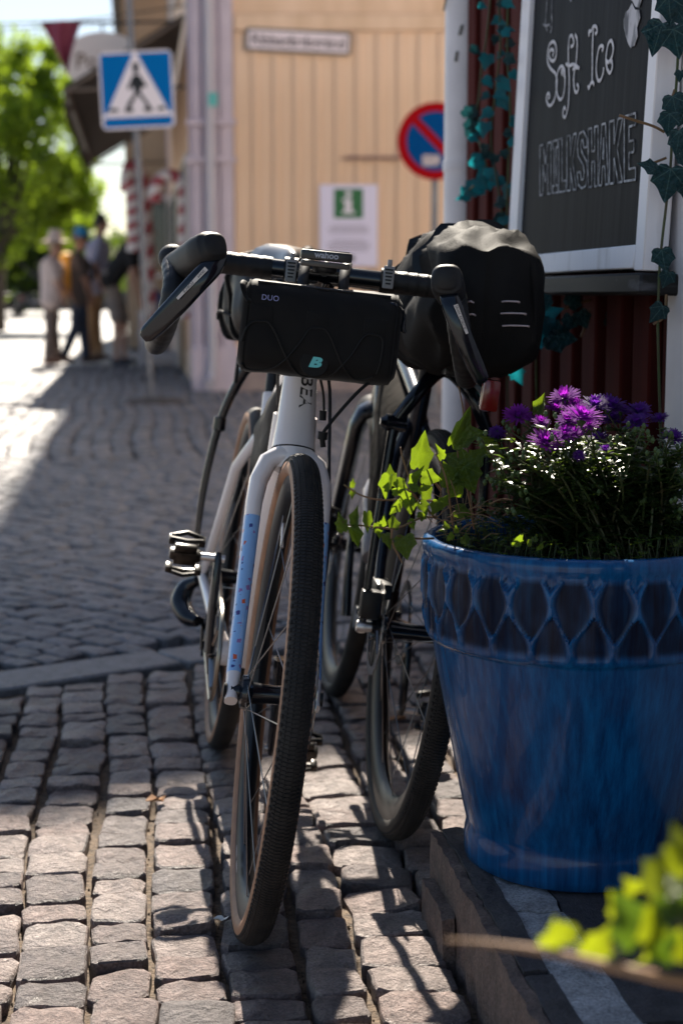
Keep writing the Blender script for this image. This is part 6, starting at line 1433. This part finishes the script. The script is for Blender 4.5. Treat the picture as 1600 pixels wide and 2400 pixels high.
# ================================================================ ASTERS in the pot
rg = random.Random(21)
M_stem = mat('green_stem', (.04, .07, .015), .6, col2=(.06, .05, .02), nscale=20)
M_aleaf = leaf_mat('aster_leaf', (.018, .036, .012), (.035, .06, .016), .3, .22, (.20, .32, .03), nscale=30)
M_petal = leaf_mat('aster_petal', (.20, .012, .30), (.32, .025, .44), .8, .45, (.46, .03, .62), nscale=40)
M_petal_d = leaf_mat('aster_petal_deep', (.085, .012, .22), (.14, .022, .30), .5, .45, (.22, .03, .50), nscale=40)
def flower_mesh(seed, m, wilt=False):
    r_ = random.Random(seed); mb = MB()
    for ring_i, (np_, el0, ln) in enumerate(((30, 12, 1.0), (28, 32, .95), (22, 52, .8), (14, 70, .6))):
        for k in range(np_):
            a = 2 * pi * (k + .5 * ring_i) / np_ + r_.uniform(-.08, .08); el = rad(el0 + r_.uniform(-9, 9) - (30 if wilt else 0)); l_ = ln * r_.uniform(.85, 1.1); w = .085
            d_ = V((cos(a) * cos(el), sin(a) * cos(el), sin(el))); sd_ = V((-sin(a), cos(a), 0)); n_ = d_.cross(sd_)
            p0, p1, p2 = d_ * .12, d_ * (.62 * l_) + V((0, 0, .05)), d_ * l_ + V((0, 0, -.02))
            mb.add([p0 - sd_ * w * .4, p0 + sd_ * w * .4, p1 + sd_ * w, p1 - sd_ * w, p2 + sd_ * w * .35, p2 - sd_ * w * .35], [(0, 1, 2, 3), (3, 2, 4, 5)])
    me = bpy.data.meshes.new('aster_head'); me.from_pydata(mb.v, [], mb.f); me.materials.append(m); me.update(); return me
fm = [flower_mesh(1, M_petal), flower_mesh(2, M_petal), flower_mesh(3, M_petal_d), flower_mesh(4, M_petal_d, True)]
aster = thing('aster_plant', PC + V((.06, 0, .44)), 'bushy aster with bright purple flower heads growing in the blue pot', 'plant')
heads = [(1323, 937, 2.20, 38, 0), (1362, 985, 2.10, 50, 1), (1330, 990, 2.13, 30, 0), (1213, 978, 2.20, 34, 1), (1266, 993, 2.16, 22, 0), (1274, 1043, 2.06, 42, 0), (1321, 1022, 2.09, 30, 1), (1345, 1020, 2.10, 24, 0), (1393, 955, 2.24, 36, 2), (1425, 958, 2.26, 42, 2), (1437, 985, 2.28, 30, 2),
         (1495, 970, 2.26, 32, 2), (1490, 994, 2.20, 30, 2), (1400, 1032, 2.20, 26, 2), (1164, 1012, 2.24, 22, 3), (1576, 1030, 2.2, 28, 2), (1417, 1058, 2.14, 18, 2), (1356, 1066, 2.07, 17, 3), (1545, 985, 2.3, 22, 2), (1300, 962, 2.22, 26, 0), (1345, 955, 2.2, 28, 1), (1380, 1000, 2.12, 26, 1), (1300, 1035, 2.08, 28, 1), (1455, 965, 2.27, 26, 2), (1235, 985, 2.2, 20, 0)]
stems = MB(); lf = MB(); buds = MB()
def lance(mb, p, d_, n_, ln, w):
    d_ = d_.normalized(); s_ = d_.cross(n_); s_ = s_.normalized() if s_.length > 1e-4 else perp(d_); n2_ = s_.cross(d_)
    mb.add([p, p + d_ * ln * .4 + s_ * w + n2_ * w * .3, p + d_ * ln * .4 - s_ * w + n2_ * w * .3, p + d_ * ln * .4, p + d_ * ln - n2_ * ln * .12], [(0, 1, 3), (0, 3, 2), (1, 4, 3), (3, 4, 2)])
def stem_to(top, leafn, rg_, rootr=.09):
    a = rg_.uniform(0, 6.28); rt = PC + V((.045 + rootr * cos(a) * rg_.random(), rootr * sin(a) * rg_.random(), .43)); 
    mid = rt.lerp(top, .55) + V((rg_.uniform(-.02, .02), rg_.uniform(-.02, .02), .01)); cl = catmull([rt, mid, top], 6); tube(stems, cl, [.0022, .0016, .0012], 5)
    for k in range(leafn):
        u = rg_.uniform(.15, .97); i = int(u * (len(cl) - 1)); p = cl[i]; an = rg_.uniform(0, 6.28); d_ = V((cos(an), sin(an), rg_.uniform(-.25, .55)))
        lance(lf, p, d_, V((0, 0, 1)), rg_.uniform(.014, .027) * (1.15 - .3 * u), rg_.uniform(.0034, .0062))
for px, py, d, s_, k in heads:
    c = P(px, py, d); r_ = s_ / FPX * d
    ax_ = V((rg.uniform(-.35, .35), rg.uniform(-.75, -.1), 1)).normalized(); q = ax_.to_track_quat('Z', 'Y')
    place('flower_head', fm[k], c, aster, rot=q, scale=(r_ * 1.12,) * 3)
    tube(buds, [c - ax_ * r_ * .28, c - ax_ * r_ * .02, c + ax_ * r_ * .12], [.003, r_ * .26, r_ * .16], 8); stem_to(c - ax_ * r_ * .25, 44, rg)
for k in range(150):
    px = rg.uniform(1120, 1640); top_y = 985 + 40 * abs((px - 1330) / 300) ** 1.5 + rg.uniform(0, 200); d = rg.uniform(2.04, 2.33)
    c = P(px, top_y, d); stem_to(c, 62, rg, .12)
    if rg.random() < .8:
        for j in range(3): q = c + V((rg.uniform(-.012, .012), rg.uniform(-.012, .012), rg.uniform(-.01, .01))); tube(buds, [q - V((0, 0, .004)), q, q + V((0, 0, .004))], [.0012, .0034, .0015], 6)
obj('stems', stems, M_stem, aster, kind='stuff'); obj('leaves', lf, M_aleaf, aster, kind='stuff', smooth=0); obj('buds', buds, mat('bud_green', (.05, .085, .02), .5), aster, kind='stuff')
# low creeping cover at the rim
cov = MB(); ct = MB()
for k in range(420):
    a = rg.uniform(0, 6.28); r_ = rg.uniform(.08, .195); p = PC + V((r_ * cos(a), r_ * sin(a), .432)); h_ = rg.uniform(.01, .05); t_ = p + V((rg.uniform(-.015, .015), rg.uniform(-.015, .015), h_)); tube(ct, [p, t_], .0007, 4, caps=False)
    for j in range(3):
        an = rg.uniform(0, 6.28); d_ = V((cos(an), sin(an), rg.uniform(-.1, .5))); lance(cov, t_, d_, V((0, 0, 1)), rg.uniform(.006, .013), rg.uniform(.0028, .0048))
cg = thing('ground_cover', PC + V((0, 0, .43)), 'low small-leaved creeping weeds along the rim of the blue pot', 'plant')
obj('leaves', cov, leaf_mat('cover_leaf', (.03, .06, .015), (.055, .095, .02), .4, .35, (.30, .42, .03), nscale=30), cg, kind='stuff', smooth=0); obj('stems', ct, M_stem, cg, kind='stuff')
straw = MB()
for k in range(40):
    p = P(rg.uniform(1000, 1170), rg.uniform(1180, 1270), rg.uniform(2.05, 2.2)); d_ = V((rg.uniform(-1, 1), rg.uniform(-.4, .4), rg.uniform(-.2, .5))).normalized() * rg.uniform(.02, .06)
    if p.z < PC.z + .44: p.z = PC.z + .45
    tube(straw, catmull([p, p + d_ * .5 + V((0, 0, .004)), p + d_], 3), .0006, 4, caps=False)
obj('dry_stalks', straw, mat('straw', (.20, .12, .06), .7), cg, kind='stuff')

# ================================================================ IVY trailing over the left of the pot
ivy = thing('ivy_plant', PC + V((-.13, -.05, .44)), 'sunlit green ivy trailing over the left rim of the pot', 'plant')
M_vine = mat('vine_stem', (.20, .10, .05), .55, col2=(.13, .09, .03), nscale=30)
for pts in ([(1022, 1212, 2.08), (985, 1214, 2.0), (930, 1238, 1.96), (890, 1236, 1.95), (850, 1232, 1.95), (812, 1230, 1.95), (803, 1222, 1.95)], [(1030, 1175, 2.1), (980, 1172, 2.02), (930, 1172, 1.98), (880, 1170, 1.96), (840, 1158, 1.96), (806, 1136, 1.96)],
            [(1020, 1215, 2.1), (960, 1150, 2.02), (930, 1118, 2.0)], [(1060, 1230, 2.12), (1048, 1140, 2.1), (1035, 1095, 2.1), (1020, 1062, 2.1)], [(965, 1135, 2.02), (955, 1110, 2.02), (942, 1070, 2.02), (938, 1048, 2.02)], [(918, 1240, 1.95), (918, 1270, 1.95), (935, 1305, 1.95), (943, 1320, 1.95)],
            [(1015, 1262, 2.05), (970, 1262, 2.0), (930, 1256, 1.97)], [(1110, 1240, 2.15), (1095, 1150, 2.14), (1075, 1080, 2.14), (1070, 1040, 2.14)], [(1090, 1010, 2.3), (1083, 950, 2.3), (1074, 905, 2.3)], [(1032, 1150, 2.08), (1015, 1125, 2.06), (998, 1095, 2.05)],
            [(1265, 1110, 2.2), (1268, 1010, 2.2), (1268, 985, 2.2)], [(1090, 1010, 2.3), (1100, 1130, 2.25), (1110, 1240, 2.2)]):
    mb = MB(); tube(mb, catmull([P(*q) for q in pts], 6), [.0016, .0014, .0009], 6); obj('stem', mb, M_vine, ivy)
rg = random.Random(5)
for px, py, d, s_, an, v, wd in ((986, 1055, 2.03, 128, 12, 2, .62), (1078, 1000, 2.12, 150, 28, 2, .5), (1070, 1080, 2.14, 100, -65, 0, 1), (1098, 1122, 2.12, 105, 160, 0, 1), (1100, 1020, 2.2, 100, 70, 0, 1), (915, 1115, 1.99, 66, -10, 1, .9), (908, 1140, 1.98, 74, 190, 2, .6), (982, 1116, 2.0, 84, 22, 2, .5), (960, 1188, 1.98, 46, 170, 0, 1),
        (992, 1190, 2.0, 44, 150, 0, 1), (988, 1212, 2.0, 36, 185, 1, 1), (950, 1282, 1.97, 84, 175, 0, 1.1), (908, 1268, 1.95, 52, 160, 1, .8), (799, 1224, 1.95, 62, -15, 1, .75), (836, 1208, 1.95, 58, 5, 2, .6), (830, 1258, 1.95, 72, 160, 2, .6), (860, 1224, 1.95, 62, 178, 2, .5), (898, 1220, 1.95, 40, 15, 1, .8),
        (921, 1222, 1.96, 48, 0, 0, .9), (886, 1244, 1.95, 50, 165, 1, .7), (826, 1132, 1.96, 30, 10, 1, .7), (826, 1160, 1.96, 28, 190, 2, .7), (1040, 1172, 2.08, 40, 40, 0, 1), (950, 1160, 1.98, 48, -30, 0, .9), (935, 1150, 1.97, 44, 80, 1, .8), (966, 1140, 1.99, 40, -60, 1, .8), (1010, 1120, 2.05, 60, 100, 0, .9), (1030, 1060, 2.1, 54, -20, 1, .7),
        (1268, 948, 2.2, 84, 16, 2, .55), (925, 1190, 1.97, 52, 215, 2, .6), (940, 1135, 1.98, 40, 120, 0, .9), (1000, 1150, 2.04, 52, 60, 0, 1), (1020, 1190, 2.07, 44, 200, 0, 1), (1048, 1110, 2.12, 70, -20, 0, 1), (1070, 1150, 2.12, 64, 140, 0, 1), (1120, 1070, 2.2, 80, 30, 0, 1), (1140, 1040, 2.24, 70, -40, 0, 1), (965, 1230, 1.98, 38, 150, 1, .8), (1085, 1200, 2.1, 50, 100, 0, 1)):
    img_leaf(ivy, ivyA[v], px, py, d, s_ * (.8 if s_ < 75 else .68), an, rg, .55, wd)
for px, py, s_ in ((1044, 1232, 22), (1055, 1255, 26), (1090, 1262, 30), (1213, 1264, 40), (1240, 1270, 22), (1253, 1262, 20), (1265, 1280, 24), (1068, 1240, 20)): img_leaf(ivy, ivyA[3], px, py, 1.99 if px > 1100 else 2.04, s_, rg.uniform(-40, 40), rg, .9)

# ================================================================ IVY on the wall (dark, at right) and by the rain pipe (turquoise)
wi = thing('wall_ivy', st(2.42, T_WALL - .06, .2), 'dark teal ivy climbing the wall between chalkboard and white casing', 'plant')
rg = random.Random(8); d0 = 2.42
def dwall(px, t_): return t_ / (.982 * (px - 800) / FPX + .127)
for pts in ([(1595, -20), (1588, 120), (1582, 220), (1575, 290), (1570, 390), (1560, 480), (1545, 620), (1540, 760)], [(1580, 210), (1570, 240)], [(1450, 270), (1480, 280), (1530, 296), (1556, 310)], [(1560, 370), (1530, 382)], [(1560, 690), (1556, 740), (1530, 760)]):
    mb = MB(); tube(mb, catmull([P(x_, y_, d0) for x_, y_ in pts], 5), .0022, 6); obj('stem', mb, M_vine if len(pts) < 5 else M_stem, wi)
mb = MB(); tube(mb, catmull([P(1540, 760, d0), V((P(1545, 900, 2.46).x + .01, 2.46, .5)), st(2.42, T_WALL - .045, .14)], 5), .0022, 6); obj('stem', mb, M_stem, wi)
for px, py, s_, an in ((1560, 22, 80, 175), (1588, 40, 70, 150), (1532, 88, 96, 200), (1575, 100, 84, 165), (1584, 178, 34, 190), (1572, 250, 70, 170), (1592, 268, 70, 200), (1558, 290, 64, 185), (1580, 335, 76, 178), (1508, 390, 56, -70), (1556, 432, 100, 186), (1590, 375, 44, 150), (1546, 610, 70, 165), (1552, 655, 50, 200), (1590, -10, 80, 180), (1530, 735, 60, 215), (1598, 450, 50, 180)):
    img_leaf(wi, ivyT[rg.randrange(2)], px + 8, py, d0 - .02 - rg.random() * .03, s_ * .82, an, rg, .4)
pi_ = thing('pipe_ivy', st(4.05, T_WALL - .06, .2), 'turquoise small-leaved ivy hanging between rain pipe and chalkboard', 'plant')
rg = random.Random(9)
vines = [[(1165, -30), (1172, 100), (1160, 220), (1150, 330), (1165, 430), (1178, 520), (1180, 600)], [(1190, -30), (1188, 120), (1195, 260), (1190, 400), (1186, 560), (1185, 700)], [(1150, -20), (1140, 80), (1128, 160), (1120, 240), (1110, 290), (1128, 350), (1140, 400), (1120, 425), (1085, 458)]]
for vn in vines:
    cl = catmull([P(x_, y_, dwall(x_, .785)) for x_, y_ in vn], 6); mb = MB(); tube(mb, cl, .0026, 5); obj('stem', mb, M_stem, pi_)
    for k, p in enumerate(cl):
        if k % 1 == 0:
            for j in range(1 if (k % 3 and vn is not vines[2]) or (vn is vines[2] and k % 2) else 0):
                q = proj(p); img_leaf(pi_, (ivyC if rg.random() < .62 else ivyT)[rg.randrange(2)], q[0] + rg.uniform(-22, 22), q[1] + rg.uniform(-18, 18), p.y - rg.uniform(.0, .06), rg.uniform(22, 40), rg.uniform(90, 270), rg, .55)
mb = MB(); tube(mb, [P(1185, 700, dwall(1185, .785)), st(3.3, .80, .02)], .0026, 5); obj('stem', mb, M_stem, pi_)
img_leaf(pi_, ivyC[0], 1100, 445, dwall(1100, .785), 44, -120, rg, .3); img_leaf(pi_, ivyC[1], 1084, 462, dwall(1084, .785), 34, -110, rg, .3)
lo = thing('lower_ivy', st(3.1, T_WALL - .05, .2), 'dull ivy strand sprawling on red boards below the chalkboard', 'plant')
for pts in ([(1255, 830), (1260, 770), (1290, 740), (1350, 712), (1420, 694), (1470, 676)], [(1380, 730), (1400, 712), (1425, 700)], [(1360, 790), (1380, 745), (1390, 725)], [(1438, 740), (1436, 700)]):
    mb = MB(); tube(mb, catmull([P(x_, y_, 2.98) for x_, y_ in pts], 5), .0024, 6); obj('stem', mb, M_vine, lo)
mb = MB(); tube(mb, [P(1255, 830, 2.98), st(3.05, T_WALL - .05, .02)], .0024, 6); obj('stem', mb, M_stem, lo)
for px, py, s_, an, kind in ((1292, 733, 54, 70, 1), (1345, 700, 46, 40, 0), (1312, 790, 84, 95, 0), (1290, 770, 50, 120, 1), (1365, 750, 46, 150, 0), (1437, 748, 44, 100, 0), (1425, 690, 36, 150, 0), (1270, 700, 44, -30, 0), (1262, 760, 40, 190, 1), (1212, 880, 50, 150, 1), (1330, 760, 44, 200, 0), (1268, 800, 40, 170, 1)):
    img_leaf(lo, (ivyC if kind else ivyT)[rg.randrange(2)], px, py, 2.95, s_, an, rg, .35)

# ================================================================ NEAR PLANT, lower right corner
fp_ = thing('young_shrub', V((.36, .92, .12)), 'yellow-green shrub twig with blurred leaves close in the lower right corner', 'plant')
rg = random.Random(12)
mb = MB(); tube(mb, catmull([P(1045, 2203, .86), P(1150, 2212, .86), P(1290, 2232, .85), P(1420, 2262, .84), P(1540, 2290, .83), P(1680, 2330, .84), P(1760, 2480, .88), V((.36, .92, .12))], 6), [.0008, .0017, .0024, .0028, .0034, .0042, .0045], 10)
obj('twig', mb, mat('twig_brown', (.36, .20, .10), .6, col2=(.25, .14, .07), nscale=20), fp_)
mb = MB(); tube(mb, catmull([P(1680, 2330, .84), P(1610, 2180, .84), P(1570, 2060, .85), P(1600, 1960, .86)], 5), [.004, .002], 8); tube(mb, catmull([P(1420, 2262, .84), P(1480, 2200, .84), P(1520, 2140, .84)], 5), .002, 8); obj('side_twig', mb, M_stem, fp_)
for px, py, s_, an, dd in ((1292, 2190, 74, 10, .86), (1322, 2195, 66, 200, .87), (1405, 2205, 80, 40, .86), (1385, 2240, 60, 160, .87), (1475, 2150, 120, -30, .84), (1520, 2150, 120, 30, .83), (1565, 2040, 130, 25, .83), (1595, 1990, 120, -10, .82), (1590, 2110, 110, 100, .84), (1550, 2225, 90, 150, .84), (1500, 2250, 80, 190, .86), (1600, 2200, 100, 60, .85), (1440, 2120, 60, -20, .88), (1475, 2075, 46, -40, .9)):
    img_leaf(fp_, foreL[rg.randrange(3)], px, py, dd, s_ * 1.1, an, rg, .8)
